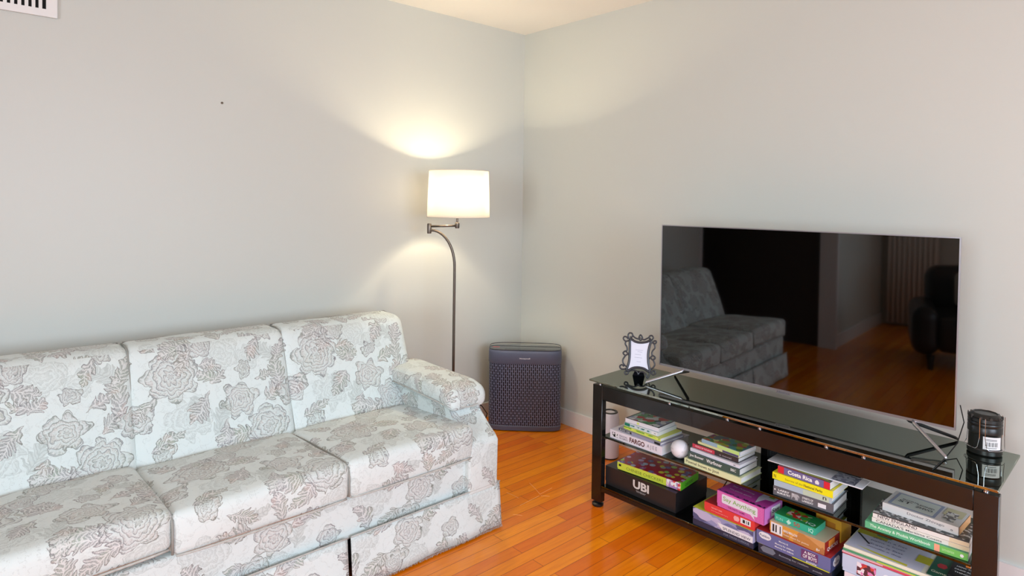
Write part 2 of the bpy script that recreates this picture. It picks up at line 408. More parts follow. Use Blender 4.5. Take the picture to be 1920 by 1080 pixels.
def window(i, a, b, ax):
    """frame with glazing bars filling the opening a..b (ax: thickness axis)"""
    bm = bmesh.new(); t = .05
    h = 1-ax
    def bar(u0, u1, z0, z1):
        p = [0, 0, z0]; q = [0, 0, z1]; p[h] = u0; q[h] = u1; p[ax] = a[ax]+.02; q[ax] = a[ax]+.07; add_box(bm, p, q)
    u0, u1, z0, z1 = a[h], b[h], a[2], b[2]
    bar(u0, u1, z0, z0+t); bar(u0, u1, z1-t, z1); bar(u0, u0+t, z0+t, z1-t); bar(u1-t, u1, z0+t, z1-t)
    for k in (1, 2, 3):
        c = u0+(u1-u0)*k/4; bar(c-.015, c+.015, z0+t, z1-t)
    c = (z0+z1)/2
    for k in range(4):
        s = u0+(u1-u0)*k/4+.05; e = u0+(u1-u0)*(k+1)/4-.05; bar(s, e, c-.012, c+.012)
    w = from_bm('window_%d' % i, bm, M_trim); w['kind'] = 'structure'
    p = [0, 0, z0]; q = [0, 0, z1]; p[h] = u0; q[h] = u1; p[ax] = a[ax]+.04; q[ax] = a[ax]+.044
    box('window_pane', p, q, M_pane, w)
window(1, (-3.4, -5.6, .7), (-.8, -5.5, 2.2), 1)
window(2, (-6.3, -4.6, .7), (-6.2, -2.6, 2.2), 0)
struct('baseboard_left', (-3.65, -.013, 0), (-.013, 0, .092), M_trim)
struct('baseboard_right', (-.013, -5.5, 0), (0, 0, .092), M_trim)
struct('baseboard_partition', (-6.2, -1.063, 0), (-4.34, -1.05, .12), M_trim)
struct('trim_1', (-4.36, -1.075, 0), (-4.30, -.92, 2.44), M_trim)
struct('trim_2', (-3.71, -.012, 0), (-3.65, .13, 2.44), M_trim)
# curtain beside the far corner
bm = bmesh.new(); pr = None
for i in range(61):
    y = -1.12-.5*i/60; x = -6.12+.025*math.sin(i*1.05)
    cur = (bm.verts.new((x, y, .03)), bm.verts.new((x, y, 2.3)))
    if pr: bm.faces.new((pr[0], cur[0], cur[1], pr[1]))
    pr = cur
cu = from_bm('curtain', bm, mat('curtain_cloth', (235, 232, 225), .8), None, True)
sm = cu.modifiers.new('s', 'SOLIDIFY'); sm.thickness = .003
tag(cu, 'pale curtain at the far end, seen as a bright strip in the black screen', 'curtain')

# ------------------------------------------------------------ vent and wall anchor
M_vent = mat('vent_enamel', (232, 232, 230), .4)
M_void = mat('dark_void', (12, 12, 12), .9)
v = thing('air_vent', 'white slotted air vent high on the left wall', 'vent', (-2.488, 0, 2.043))
bm = bmesh.new()
add_box(bm, (-.42, -.012, 0), (0, -.002, .028)); add_box(bm, (-.42, -.012, .19), (0, -.002, .218)); add_box(bm, (-.035, -.012, .028), (0, -.002, .19)); add_box(bm, (-.42, -.012, .028), (-.385, -.002, .19))
from_bm('frame', bm, M_vent, v)
box('duct_shade_plate', (-.386, -.004, .027), (-.034, -.001, .191), M_void, v)  # flat black plate stands in for the shade inside the duct
for i in range(16):
    x = -.047-.0212*i
    s = box('slat', (x-.011, -.0105, .028), (x, -.003, .19), M_vent, v)
lathe('screw', [(0, 0), (.004, 0), (.004, .002), (0, .003)], M_vent, v, 12).matrix_local = Matrix.Translation((-.018, -.012, .11)) @ Matrix.Rotation(R(90), 4, 'X')
bm = bmesh.new(); add_lathe(bm, [(0, 0), (.0055, 0), (.0055, .003), (.003, .004), (.002, .002), (0, .002)], 14)
a = from_bm('wall_anchor', bm, mat('anchor_plastic', (120, 112, 98), .6)); a.rotation_euler = (R(90), 0, 0); a.location = (-1.877, -.0002, 1.787)
tag(a, 'small brown wall anchor left in the bare left wall', 'anchor')

# ------------------------------------------------------------ sofa
FAB = fabric()
M_under = mat('sofa_dustcover', (28, 30, 44), .9)
M_pipe = mat('piping_cord', (186, 186, 180), .8, bump=.5, bscale=600, var=.12, vscale=60)
sofa = thing('sofa', 'floral brocade sofa in grey and cream along the left wall', 'sofa', (-2.05, -.6, 0))
OFF = Vector((-2.05, -.6, 0))
class SP:                                   # parent that keeps world-space modelling coordinates
    pass
def sofa_part(o):
    o.parent = sofa; o.location = -OFF; return o
XL, XR = -3.03, -1.108
# body behind the cushions
sofa_part(soft_box('seat_deck', (XL+.01, -1.035, .165), (-1.25, -.22, .318), .012, FAB, None))
sofa_part(box('underside', (XL+.03, -1.0, .06), (XR-.03, -.25, .164), M_under))
seams = [-2.975, -2.338, -1.787, -1.238]
for i in range(3):
    a_, b_ = seams[i]-(.003 if i else 0), seams[i+1]+(.003 if i < 2 else 0)
    tilt = (-.012, .006, -.004)[i]
    def wp(p, a_=a_, b_=b_, i=i):
        t = (p.x-a_)/(b_-a_); back = min(1, max(0, (p.y+1.06)/.5))
        z = p.z-.030*back*(1 if p.z > .36 else .4)
        if i == 0 and p.z < .40: z += .012*(t)     # left cushion sits a little proud at its right end
        return (p.x, p.y, z)
    c = sofa_part(soft_box('seat_cushion', (a_, -1.065, .322+(.012 if i == 0 else 0)), (b_, -.56, .452+(.012 if i == 0 else 0)), .026, FAB, None, crown=(.004, .010, .016), warp=wp, wrinkle=.006))
    zb = .327+(.012 if i == 0 else 0)
    for nm, zz, yy in (('piping', zb+.002, -1.066),):
        pts = [(a_+.012+(b_-a_-.024)*k/16, yy-.012*math.sin(math.pi*k/16)**.5+.004, zz+(.012*k/16 if i == 0 and zz < .36 else 0)) for k in range(17)]
        t = tube(nm, pts, .0035 if zz < .36 else .0022, M_pipe, None, 8); t.parent = c
# back: three upholstered panels leaning on the frame, the right one wraps over the arm
bs = [-3.04, -2.325, -1.762, -1.165]
def lean(p):
    t = (p.z-.36)/.44
    return (p.x, p.y+.165*t, p.z)
for i in range(3):
    a_, b_ = bs[i]-(.012 if i else 0), bs[i+1]+(.012 if i < 2 else 0)
    c = sofa_part(soft_box('back_cushion', (a_, -.575, .34), (b_, -.40, .805), .045 if i == 2 else .040, FAB, None, crown=(.0, .022, .004), warp=lean, wrinkle=.004))
    pts = [(a_+.02+(b_-a_-.04)*k/16, -.262, .800+.002*math.sin(math.pi*k/16)) for k in range(17)]
    if i == 2: pts += [(b_-.018, -.29, .795), (b_-.004, -.31, .778), (b_, -.33, .74), (b_+.001, -.36, .66)]
    
    t = tube('piping', pts, .003, mat('dark_piping', (120, 118, 112), .8), None, 8); t.parent = c
M_seam = mat('seam_cord', (150, 152, 146), .8)
for i in (1, 2):
    x = bs[i]
    pts = [(x, -.577+.165*t+.012, .36+.44*t) for t in [k/12 for k in range(12)]]+[(x, -.395, .793), (x, -.34, .803), (x, -.28, .800)]
    sofa_part(tube('back_seam', [(p[0]+.0015*math.sin(j), p[1], p[2]) for j, p in enumerate(pts)], .0034, M_seam, None, 8))
    x = seams[i]
    pts = [(x, -1.062, .335), (x, -1.062, .40), (x, -1.056, .430), (x, -1.03, .443), (x, -.9, .437), (x, -.75, .428), (x, -.62, .416)]
    sofa_part(tube('cushion_seam', pts, .0036, M_seam, None, 8))
sofa_part(soft_box('back_frame', (XL, -.42, .17), (XR-.07, -.20, .70), .03, FAB, None))
# right arm: panel with a sloping front, padded top
prof = [(-.20, .17), (-1.062, .17), (-1.066, .372), (-1.045, .394), (-.93, .455), (-.915, .525), (-.20, .525)]
bm = bmesh.new(); A = [bm.verts.new((-1.262, y, z)) for y, z in prof]; B = [bm.verts.new((XR, y, z)) for y, z in prof]
bm.faces.new(A); bm.faces.new(B[::-1])
for i in range(len(prof)): j = (i+1) % len(prof); bm.faces.new((A[i], A[j], B[j], B[i]))
bmesh.ops.bevel(bm, geom=list(bm.edges), offset=.012, segments=3, profile=.5, affect='EDGES')
o = from_bm('arm_panel', bm, FAB); uv_xz(o); autosmooth(o, 60); sofa_part(o)
def aw(p):
    f = min(1, max(0, (-.86-p.y)/.10))
    return (p.x, p.y, p.z-.022*f*f-(.0 if p.z > .54 else 0))
pad = sofa_part(soft_box('arm_pad', (-1.288, -.968, .500), (-1.088, -.40, .582), .036, FAB, None, crown=(.004, .0, .012), warp=aw, wrinkle=.004))
t = tube('piping', [(-1.291, -.42, .526), (-1.292, -.7, .524), (-1.290, -.90, .515), (-1.275, -.955, .505), (-1.19, -.972, .500), (-1.10, -.955, .503)], .003, M_pipe, None, 8); t.parent = pad
# skirt in three hanging panels with open pleats
def skirt(a, b, along='x', name='skirt'):
    bm = bmesh.new(); uvl = bm.loops.layers.uv.new('UVMap'); n = 40; rows = []
    for i in range(n+1):
        t = i/n; s = a+(b-a)*t; col = []
        for k in range(7):
            z = .188-.178*k/6+(.003*noise.noise(Vector((s*60, k, 0))) if k == 6 else 0)
            fl = .018*(k/6)+.004*math.sin(s*23)*(k/6)
            p = (s, -1.058-fl, z) if along == 'x' else (XR+.004+fl*.8, s, z)
            v_ = bm.verts.new(p); col.append((v_, (s+.07, z+.13)))
        rows.append(col)
    for i in range(n):
        for k in range(6):
            q = [rows[i][k], rows[i+1][k], rows[i+1][k+1], rows[i][k+1]]
            f = bm.faces.new([x[0] for x in q])
            for lp, x in zip(f.loops, q): lp[uvl].uv = x[1]
    o = from_bm(name, bm, FAB, None, True); m_ = o.modifiers.new('s', 'SOLIDIFY'); m_.thickness = .004; sofa_part(o)
    pts = [((a+(b-a)*i/20, -1.060, .189) if along == 'x' else (XR+.006, a+(b-a)*i/20, .189)) for i in range(21)]
    t_ = tube('piping', pts, .0028, M_pipe, None, 8); t_.parent = o
skirt(XL, -2.345); skirt(-2.335, -1.790); skirt(-1.776, XR+.012); skirt(-1.052, -.22, 'y')
# cream fringe threads at the right hem
rnd = random.Random(4); pts = []
for i in range(240):
    x = -1.76+.665*i/240; pts += [(x, -1.0785+.002*rnd.random(), .012), (x+.003*rnd.uniform(-1, 1), -1.080-.003*rnd.random(), .004+.004*rnd.random())]
bm = bmesh.new(); add_tube(bm, pts, .0006, 4)
o = from_bm('frayed_threads', bm, M_pipe); sofa_part(o)

# ------------------------------------------------------------ floor lamp
M_bronze = mat('brushed_bronze', (104, 96, 88), .32, metal=.9)
LX, LY = -.775, -.30
lamp = thing('floor_lamp', 'lit floor lamp with white drum shade in the corner', 'lamp', (LX, LY, 0))
ir = Vector((.743, -.669, 0))                # the way the swing arm runs
lathe('base', [(0, 0), (.135, 0), (.135, .012), (.12, .02), (.02, .026), (.02, .05), (0, .05)], M_bronze, lamp)
end = -ir*.138
pts = [(0, 0, .04), (0, 0, .6), (0, 0, 1.0)]
for i in range(1, 13):
    a_ = R(90)*i/12
    pts.append(tuple(end*(1-math.cos(a_))*.92+Vector((0, 0, 1.0+.196*math.sin(a_)))))
pts.append(tuple(end+Vector((0, 0, 1.197))))
tube('pole', pts, .0072, M_bronze, lamp, 12)
piv = lathe('hinge', [(0, 1.178), (.011, 1.178), (.012, 1.184), (.012, 1.226), (.010, 1.232), (0, 1.232)], M_bronze, lamp, 20, c=(end.x, end.y))
e2 = ir*.012
tube('swing_arm', [end+Vector((0, 0, 1.216)), e2+Vector((0, 0, 1.222))], .006, M_bronze, lamp, 12)
lathe('socket', [(0, 1.208), (.011, 1.208), (.012, 1.214), (.012, 1.236), (.006, 1.242), (.006, 1.285), (.018, 1.29), (.018, 1.335), (0, 1.335)], M_bronze, lamp, 20, c=(e2.x, e2.y))
ms = bpy.data.materials.new('shade_linen'); ms.use_nodes = True; nt = ms.node_tree; nt.nodes.remove(nt.nodes['Principled BSDF'])
d = nt.nodes.new('ShaderNodeBsdfDiffuse'); d.inputs[0].default_value = lin((250, 246, 238)); tl = nt.nodes.new('ShaderNodeBsdfTranslucent'); tl.inputs[0].default_value = (1, .97, .92, 1)
mx = nt.nodes.new('ShaderNodeMixShader'); mx.inputs[0].default_value = .6; nt.links.new(d.outputs[0], mx.inputs[1]); nt.links.new(tl.outputs[0], mx.inputs[2]); nt.links.new(mx.outputs[0], nt.nodes['Material Output'].inputs[0])
SC = e2+ir*.006
bm = bmesh.new(); prof = [(.168, 1.268), (.1665, 1.33), (.1645, 1.40), (.162, 1.46), (.160, 1.516)]
add_lathe(bm, prof, 72, c=(SC.x, SC.y)); o = from_bm('lamp_shade', bm, ms, lamp, True)
sd = o.modifiers.new('s', 'SOLIDIFY'); sd.thickness = .0012
for r_, z_ in ((.1685, 1.268), (.1605, 1.516)):
    tube('shade_rim', [(SC.x+r_*math.cos(t), SC.y+r_*math.sin(t), z_) for t in [2*math.pi*k/72 for k in range(72)]], .0016, mat('rim_tape', (205, 200, 190), .6), lamp, 8, True)
bm = bmesh.new()
for k in range(3):
    a_ = 2*math.pi*k/3; add_tube(bm, [(SC.x, SC.y, 1.50), (SC.x+.160*math.cos(a_), SC.y+.160*math.sin(a_), 1.505)], .0015, 6)
from_bm('spider', bm, M_bronze, lamp)
mb = bpy.data.materials.new('bulb_glow'); mb.use_nodes = True; bb = mb.node_tree.nodes['Principled BSDF']; bb.inputs['Emission Color'].default_value = (1, .82, .58, 1); bb.inputs['Emission Strength'].default_value = 12
lathe('light_bulb', [(0, 1.335), (.013, 1.335), (.015, 1.35), (.028, 1.375), (.030, 1.395), (.024, 1.418), (.010, 1.428), (0, 1.429)], mb, lamp, 24, c=(e2.x, e2.y)).visible_shadow = True
l = bpy.data.lights.new('lamp_bulb_light', 'POINT'); l.energy = 44; l.color = (1, .82, .56); l.shadow_soft_size = .035
lo = bpy.data.objects.new('lamp_bulb_light', l); COL.objects.link(lo); lo.parent = lamp; lo.location = (e2.x, e2.y, 1.405)

# ------------------------------------------------------------ air purifier
pur = thing('air_purifier', 'dark indigo air purifier with slotted grille in the corner', 'air purifier', (-.2885, -.348, 0), R(-44.5))
M_pur = mat('indigo_plastic', (88, 95, 116), .42)
M_purtop = mat('gloss_black_panel', (20, 20, 24), .06, coat=.6)
mg = bpy.data.materials.new('slotted_grille'); mg.use_nodes = True; nt = mg.node_tree; X.nt = nt; b = nt.nodes['Principled BSDF']
tc = nt.nodes.new('ShaderNodeTexCoord'); sp = nt.nodes.new('ShaderNodeSeparateXYZ'); nt.links.new(tc.outputs['UV'], sp.inputs[0])
cb = nt.nodes.new('ShaderNodeCombineXYZ'); nt.links.new(sp.outputs[1], cb.inputs[0]); nt.links.new(sp.outputs[0], cb.inputs[1])
br = nt.nodes.new('ShaderNodeTexBrick'); br.offset = .5; br.inputs['Scale'].default_value = 1; br.inputs['Brick Width'].default_value = .031; br.inputs['Row Height'].default_value = .0118
br.inputs['Mortar Size'].default_value = .0019; br.inputs['Mortar Smooth'].default_value = .3
br.inputs['Color1'].default_value = lin((14, 15, 30)); br.inputs['Color2'].default_value = lin((20, 22, 42)); br.inputs['Mortar'].default_value = lin((136, 144, 176))
nt.links.new(cb.outputs[0], br.inputs['Vector']); nt.links.new(br.outputs['Color'], b.inputs['Base Color']); b.inputs['Roughness'].default_value = .45
bp = nt.nodes.new('ShaderNodeBump'); bp.inputs['Strength'].default_value = 1; bp.inputs['Distance'].default_value = .003; nt.links.new(br.outputs['Fac'], bp.inputs['Height']); nt.links.new(bp.outputs['Normal'], b.inputs['Normal'])
PW, PD = .436, .168
def plan(sx=1, n=96, off=0):
    out = []
    for k in range(n):
        t = 2*math.pi*k/n; c_, s_ = math.cos(t), math.sin(t); p = 2/4.2
        out.append(((PW/2*sx-off)*math.copysign(abs(c_)**p, c_), PD/2+(PD/2*sx-off)*math.copysign(abs(s_)**p, s_)))
    return out
def shell(name, levels, m, cap=True, smooth=True, uv=False):
    bm = bmesh.new(); L = bm.loops.layers.uv.new('UVMap'); rings = []
    for z, off in levels: rings.append([bm.verts.new((x, y, z)) for x, y in plan(1, 96, off)])
    P = plan(); arc = [0]
    for i in range(1, 97): arc.append(arc[-1]+math.hypot(P[i % 96][0]-P[i-1][0], P[i % 96][1]-P[i-1][1]))
    for ri in range(len(rings)-1):
        for k in range(96):
            f = bm.faces.new((rings[ri][k], rings[ri][(k+1) % 96], rings[ri+1][(k+1) % 96], rings[ri+1][k]))
            for lp, (kk, rr) in zip(f.loops, ((k, ri), (k+1, ri), (k+1, ri+1), (k, ri+1))): lp[L].uv = (arc[kk], levels[rr][0])
    if cap: bm.faces.new(rings[0][::-1]); bm.faces.new(rings[-1])
    o = from_bm(name, bm, m, pur); autosmooth(o, 40); return o
shell('base_band', [(0.004, .010), (.006, .002), (.030, 0), (.034, .003)], M_pur)
shell('grille', [(.033, .003), (.40, .003)], mg)
shell('housing', [(.399, .003), (.404, 0), (.462, 0), (.474, .001), (.478, .004)], M_pur)
shell('top_panel', [(.477, .006), (.4805, .008), (.4810, .012)], M_purtop)
M_purrim = mat('purifier_rim', (40, 42, 52), .2)
tube('top_rim', [(x, y, .481+.010*max(0, (y-PD*.5)/(PD*.5))) for x, y in plan(1, 96, .004)], .0018, M_purrim, pur, 6, True)
M_white = mat('white_print', (236, 236, 240), .5)
lettering('Honeywell', 'maker_lettering', M_white, pur, Matrix.Translation((-.032, -.0006, .428)) @ Matrix.Rotation(R(90), 4, 'X'), .062, .010)
decal('control_strip', mat('control_glass', (44, 46, 54), .1), pur, Matrix.Translation((-.12, .02, .4812)), .24, .03)
decal('indicator_light', mat('red_print', (205, 50, 60), .4), pur, Matrix.Translation((-.196, .075, .4812)), .042, .012)
cord = tube('power_cord', [(-.50, -.065, .16), (-.47, -.10, .165), (-.455, -.16, .14), (-.44, -.19, .10), (-.43, -.15, .03)], .003, M_void)
tag(cord, 'short black cable beside the dark air purifier behind the sofa arm', 'cord')

# ------------------------------------------------------------ media stand
SA = -.031; SX, SY1, SY2 = -.636, -1.172, -2.641; SM = (SY1+SY2)/2
SO = Vector((-.65876585, -1.1723529, 0)); SU = Vector((.03099504, -.99951954, 0)); SW = Vector((.99951954, .03099504, 0))
SRZ = math.atan2(SU.y, SU.x)
def S(u, w, z): return SO+SU*u+SW*w+Vector((0, 0, z))
def on_stand(name, label, cat, u, w, z, ang=0, group=None): return thing(name, label, cat, S(u, w, z), SRZ+R(ang), group)
M_frame = mat('black_lacquered_steel', (14, 12, 13), .26, spec=.5, coat=.3, var=.2, vscale=9)
M_top = glass_mat('black_tinted_glass', (.035, .05, .04, 1), (.86, .94, .84, 1), 5.0)
M_shelf = glass_mat('smoked_glass', (.13, .16, .13, 1), (.86, .94, .86, 1), 1.9)
M_chrome = mat('chrome', (200, 200, 205), .12, metal=1)
M_rubber = mat('black_rubber', (16, 16, 17), .35)
st = on_stand('media_stand', 'black steel and smoked glass media stand under the television', 'media stand', 0, 0, 0)
ZM, ZB = .325, .10
for x0, x1, y0, y1, z1 in ((.014, .067, 0, .03, .545), (1.414, 1.474, 0, .03, .545)):
    p = box('post', (x0, y0, .022), (x1, y1, z1), M_frame, st, .0015, 1)
for x0 in (.640, .990):
    box('rear_post', (x0, .325, .022), (x0+.03, .349, .545), M_frame, st, .0015, 1)
for cx, cy in ((.0405, .015), (1.444, .015), (.655, .337), (1.005, .337)):
    lathe('levelling_foot', [(0, 0), (.024, 0), (.026, .004), (.026, .010), (.02, .014), (.009, .016), (.009, .024), (0, .024)], M_rubber, st, 24, c=(cx, cy))
box('top_rail', (.067, 0, .483), (1.414, .03, .545), M_frame, st, .0015, 1)
for x0 in (.640, .990):
    box('cross_bar', (x0, .03, .515), (x0+.03, .325, .541), M_frame, st, .001, 1)
box('glass_top', (-.002, -.008, .557), (1.472, .366, .565), M_top, st, .001, 1)
box('glass_shelf', (.068, 0.002, ZM-.008), (1.413, .34, ZM), M_shelf, st, .0008, 1)
box('glass_shelf', (.068, 0.002, ZB-.008), (1.413, .34, ZB), M_shelf, st, .0008, 1)
bm = bmesh.new()
for a_, b_ in (((.068, .001, ZB-.026), (1.413, .012, ZB-.0085)),): add_box(bm, a_, b_)
from_bm('bottom_rail', bm, M_frame, st)
for u in (.045, .40, .65, .775, 1.005, 1.12, 1.44):
    for w in ((.014,) if u not in (.65, 1.005) else (.014, .337)):
        lathe('standoff', [(0, .5452), (.009, .5452), (.009, .549), (.006, .550), (.006, .5568), (0, .5568)], M_chrome, st, 16, c=(u, w))
for u in (.075, 1.405):
    for z in (ZM, ZB):
        for w in (.02,):
            s_ = box('shelf_clip', (u-.006, w-.006, z-.018), (u+.006, w+.006, z-.009), M_chrome, st)
# perforated cable panel at the back
mp_ = bpy.data.materials.new('perforated_black_steel'); mp_.use_nodes = True; nt = mp_.node_tree; X.nt = nt; b = nt.nodes['Principled BSDF']
tc = nt.nodes.new('ShaderNodeTexCoord'); sp = nt.nodes.new('ShaderNodeSeparateXYZ'); nt.links.new(tc.outputs['Object'], sp.inputs[0])
g_ = step((X(sp.outputs[0])*700.).sin()-.1, .3)*step((X(sp.outputs[2])*700.).sin()-.1, .3)
nt.links.new(mixc(g_, lin((16, 16, 17)), lin((58, 58, 60))), b.inputs['Base Color']); b.inputs['Roughness'].default_value = .4
box('cable_panel', (.670, .341, .075), (.990, .345, .52), mp_, st, 0)

# ------------------------------------------------------------ television
TA = -.05; TVR = math.atan2(-math.cos(TA), -math.sin(TA))
tv = thing('television', 'large flat screen television with thin silver bezel on the glass stand', 'television', (-.40, -1.93, .5652), TVR)
TW, T0, T1 = 1.109, .0655, .697
M_silver = mat('brushed_aluminium', (176, 174, 180), .28, metal=.85)
M_tvback = mat('tv_back_plastic', (18, 18, 20), .5)
M_screen = mat('screen_glass', (1, 1, 1), .03, spec=1.0)
bm = bmesh.new(); h = TW/2
add_box(bm, (-h, 0, T0), (h, .012, T0+.009)); add_box(bm, (-h, 0, T1-.004), (h, .012, T1)); add_box(bm, (-h, 0, T0+.009), (-h+.004, .012, T1-.004)); add_box(bm, (h-.004, 0, T0+.009), (h, .012, T1-.004))
from_bm('bezel', bm, M_silver, tv)
box('screen', (-h+.004, .0015, T0+.009), (h-.004, .006, T1-.004), M_screen, tv)
bm = bmesh.new(); add_box(bm, (-h+.002, .012, T0+.002), (h-.002, .02, T1-.002)); add_box(bm, (-h+.12, .02, T0+.01), (h-.12, .055, T0+.40), .008)
from_bm('back_shell', bm, M_tvback, tv)
decal('logo_badge', M_silver, tv, face_m('front', 0, 0, 0, -.028, T0-.006) @ Matrix.Translation((0, 0, .0008)), .056, .012, .001)
lettering('Hisense', 'logo_lettering', mat('grey_print', (90, 90, 98), .4), tv, face_m('front', 0, 0, 0, -.024, T0-.003) @ Matrix.Translation((0, 0, .002)), .048, .007)
for s in (-1, 1):
    f = tube('foot', [(s*.435, .004, T0+.002), (s*.44, -.004, T0-.006), (s*.548, -.108, .010), (s*.552, -.114, .005)], [.006, .0065, .0055, .004], M_silver, tv, 10)
    f = tube('foot', [(s*.415, .012, T0+.002), (s*.42, .02, T0-.006), (s*.535, .110, .010), (s*.542, .116, .005)], [.006, .0065, .0055, .004], M_tvback, tv, 10)
c_ = tube('cable', [S(1.318, .315, .70), S(1.330, .315, .645), S(1.325, .25, .59), S(1.315, .14, .568), S(1.31, .01, .568)], .0016, M_void)
c_.name = 'power_cable'; bpy.context.view_layer.update(); c_.parent = tv; c_.matrix_parent_inverse = tv.matrix_world.inverted()

# ------------------------------------------------------------ ornate photo frame
M_iron = mat('black_scrollwork', (34, 34, 44), .3, spec=.6)
pf = thing('photo_frame', 'small black scrollwork frame with a white card on the glass top', 'picture frame', (-.500, -1.318, .5655), R(-53.6))
k = .000395
lean_m = Matrix.Translation((0, 0, 0)) @ Matrix.Rotation(R(-10), 4, 'X')
def P(x, y, d=0): return lean_m @ Vector(((x-605)*k, d, (640-y)*k+.004))
def sm(pts, n=6, closed=False):                # Catmull-Rom through the points
    out = []; N = len(pts)
    for i in range(N if closed else N-1):
        g = lambda j: Vector(pts[j % N] if closed else pts[max(0, min(N-1, j))]).to_3d()
        p0, p1, p2, p3 = g(i-1), g(i), g(i+1), g(i+2)
        for s in range(n):
            t = s/n; out.append(.5*((2*p1)+(-p0+p2)*t+(2*p0-5*p1+4*p2-p3)*t*t+(-p0+3*p1-3*p2+p3)*t**3))
    if not closed: out.append(Vector(pts[-1]).to_3d())
    return out
inner = [(505, 205), (560, 232), (620, 240), (690, 228), (738, 205), (718, 290), (708, 370), (712, 460), (728, 560), (665, 530), (600, 520), (540, 530), (470, 565), (492, 470), (500, 380), (500, 290)]
bm = bmesh.new(); add_tube(bm, [P(p.x, p.y) for p in sm(inner, 5, True)], .0054, 8, True); from_bm('inner_border', bm, M_iron, pf, True)
bm = bmesh.new(); cp = [P(p.x, p.y, .002) for p in sm(inner, 5, True)]
f = bm.faces.new([bm.verts.new(p) for p in cp]); bmesh.ops.triangulate(bm, faces=[f]); from_bm('card', bm, mat('card_paper', (226, 226, 238), .7), pf)
bm = bmesh.new()
for y_, x0, x1 in ((325, 565, 650), (345, 590, 640), (375, 560, 625), (410, 555, 640), (455, 580, 625)):
    a_, b_ = P(x0, y_, -.0008), P(x1, y_+4, -.0008); d_ = Vector((0, 0, .0011)); vs = [bm.verts.new(q) for q in (a_, b_, b_+d_, a_+d_)]; bm.faces.new(vs)
from_bm('card_lettering', bm, mat('faint_print', (150, 152, 176), .7), pf)
scrolls = [
 [(495, 215), (478, 170), (490, 140), (520, 140), (530, 165), (518, 185), (500, 178)], [(530, 165), (560, 190), (600, 200), (618, 180)],
 [(490, 225), (450, 232), (425, 205), (438, 182), (468, 190), (476, 210)], [(455, 232), (448, 265), (468, 300), (470, 335), (452, 350)],
 [(740, 210), (762, 180), (748, 155), (722, 160), (716, 180), (732, 192)], [(716, 175), (690, 190), (655, 205), (628, 185)],
 [(742, 225), (772, 245), (795, 232), (792, 212), (770, 215), (762, 235)], [(775, 245), (782, 290), (760, 320), (748, 350), (755, 378)],
 [(500, 400), (478, 370), (452, 345), (425, 368), (450, 392), (480, 375)], [(715, 420), (735, 400), (760, 378), (786, 402), (758, 425), (735, 405)],
 [(455, 392), (425, 440), (428, 480), (450, 510), (478, 520)], [(478, 530), (440, 548), (402, 545), (392, 518), (415, 502), (438, 520)],
 [(760, 425), (782, 470), (770, 505), (745, 530), (728, 540)], [(728, 550), (760, 590), (788, 580), (785, 550), (760, 548), (755, 568)],
 [(470, 565), (448, 580), (455, 605), (480, 600), (490, 575), (520, 560)], [(728, 565), (722, 600), (705, 632), (690, 610), (700, 590)],
 [(520, 560), (560, 555), (590, 575), (600, 600)], [(600, 600), (620, 570), (660, 570), (695, 600)],
 [(598, 190), (618, 152), (640, 188), (618, 215), (598, 190)]]
for s_ in scrolls:
    bm = bmesh.new(); add_tube(bm, [P(p.x, p.y) for p in sm(s_, 5)], .0036, 7); from_bm('scroll', bm, M_iron, pf, True)
bm = bmesh.new(); vs = [P(560, 560, .006), P(650, 560, .006), Vector((.028, .062, .0)), Vector((-.028, .062, .0))]
bm.faces.new([bm.verts.new(v_) for v_ in vs]); o = from_bm('easel_back', bm, M_iron, pf); sd = o.modifiers.new('s', 'SOLIDIFY'); sd.thickness = .002

# ------------------------------------------------------------ camping lantern
la = on_stand('camping_lantern', 'black collapsible camping lantern on the right end of the glass top', 'lantern', 1.388, .305, .5655, 12)
M_lan = mat('lantern_plastic', (20, 22, 21), .32, spec=.5)
lathe('body', [(0, 0), (.044, 0), (.047, .004), (.047, .016), (.044, .020), (.044, .066), (.047, .070), (.047, .088), (.045, .091), (.047, .094), (.047, .100), (.045, .103), (.047, .106), (.046, .116), (0, .116)], M_lan, la, 40)
lathe('cap', [(0, .115), (.046, .115), (.047, .119), (.040, .127), (.034, .130), (.032, .127), (0, .127)], M_lan, la, 10)
bm = bmesh.new()
for i in range(10):
    t = 2*math.pi*i/10; c = (.043*math.cos(t), .043*math.sin(t)); add_box(bm, (c[0]-.004, c[1]-.004, .114), (c[0]+.004, c[1]+.004, .125), .001, 1)
from_bm('cap_lugs', bm, M_lan, la)
for a0 in (200, 320, 80):
    t0 = R(a0-52); t1 = R(a0+52); r_ = .0525
    q = [(r_*math.cos(t0), r_*math.sin(t0), .122)]
    q += [(r_*math.cos(t0), r_*math.sin(t0), .06), (r_*math.cos(t0+.1), r_*math.sin(t0+.1), .028)]
    q += [(r_*math.cos(t0+.2+(t1-t0-.4)*i/8), r_*math.sin(t0+.2+(t1-t0-.4)*i/8), .022) for i in range(9)]
    q += [(r_*math.cos(t1-.1), r_*math.sin(t1-.1), .028), (r_*math.cos(t1), r_*math.sin(t1), .06), (r_*math.cos(t1), r_*math.sin(t1), .122)]
    tube('wire_handle', q, .0010, M_chrome, la, 6)
def wrap_label(parent, r, a0, a1, z0, z1, m, name):
    bm = bmesh.new(); n = 10; A = [(bm.verts.new((r*math.cos(t), r*math.sin(t), z0)), bm.verts.new((r*math.cos(t), r*math.sin(t), z1))) for t in [R(a0+(a1-a0)*i/n) for i in range(n+1)]]
    for p, q in zip(A, A[1:]): bm.faces.new((p[0], q[0], q[1], p[1]))
    return from_bm(name, bm, m, parent, True)
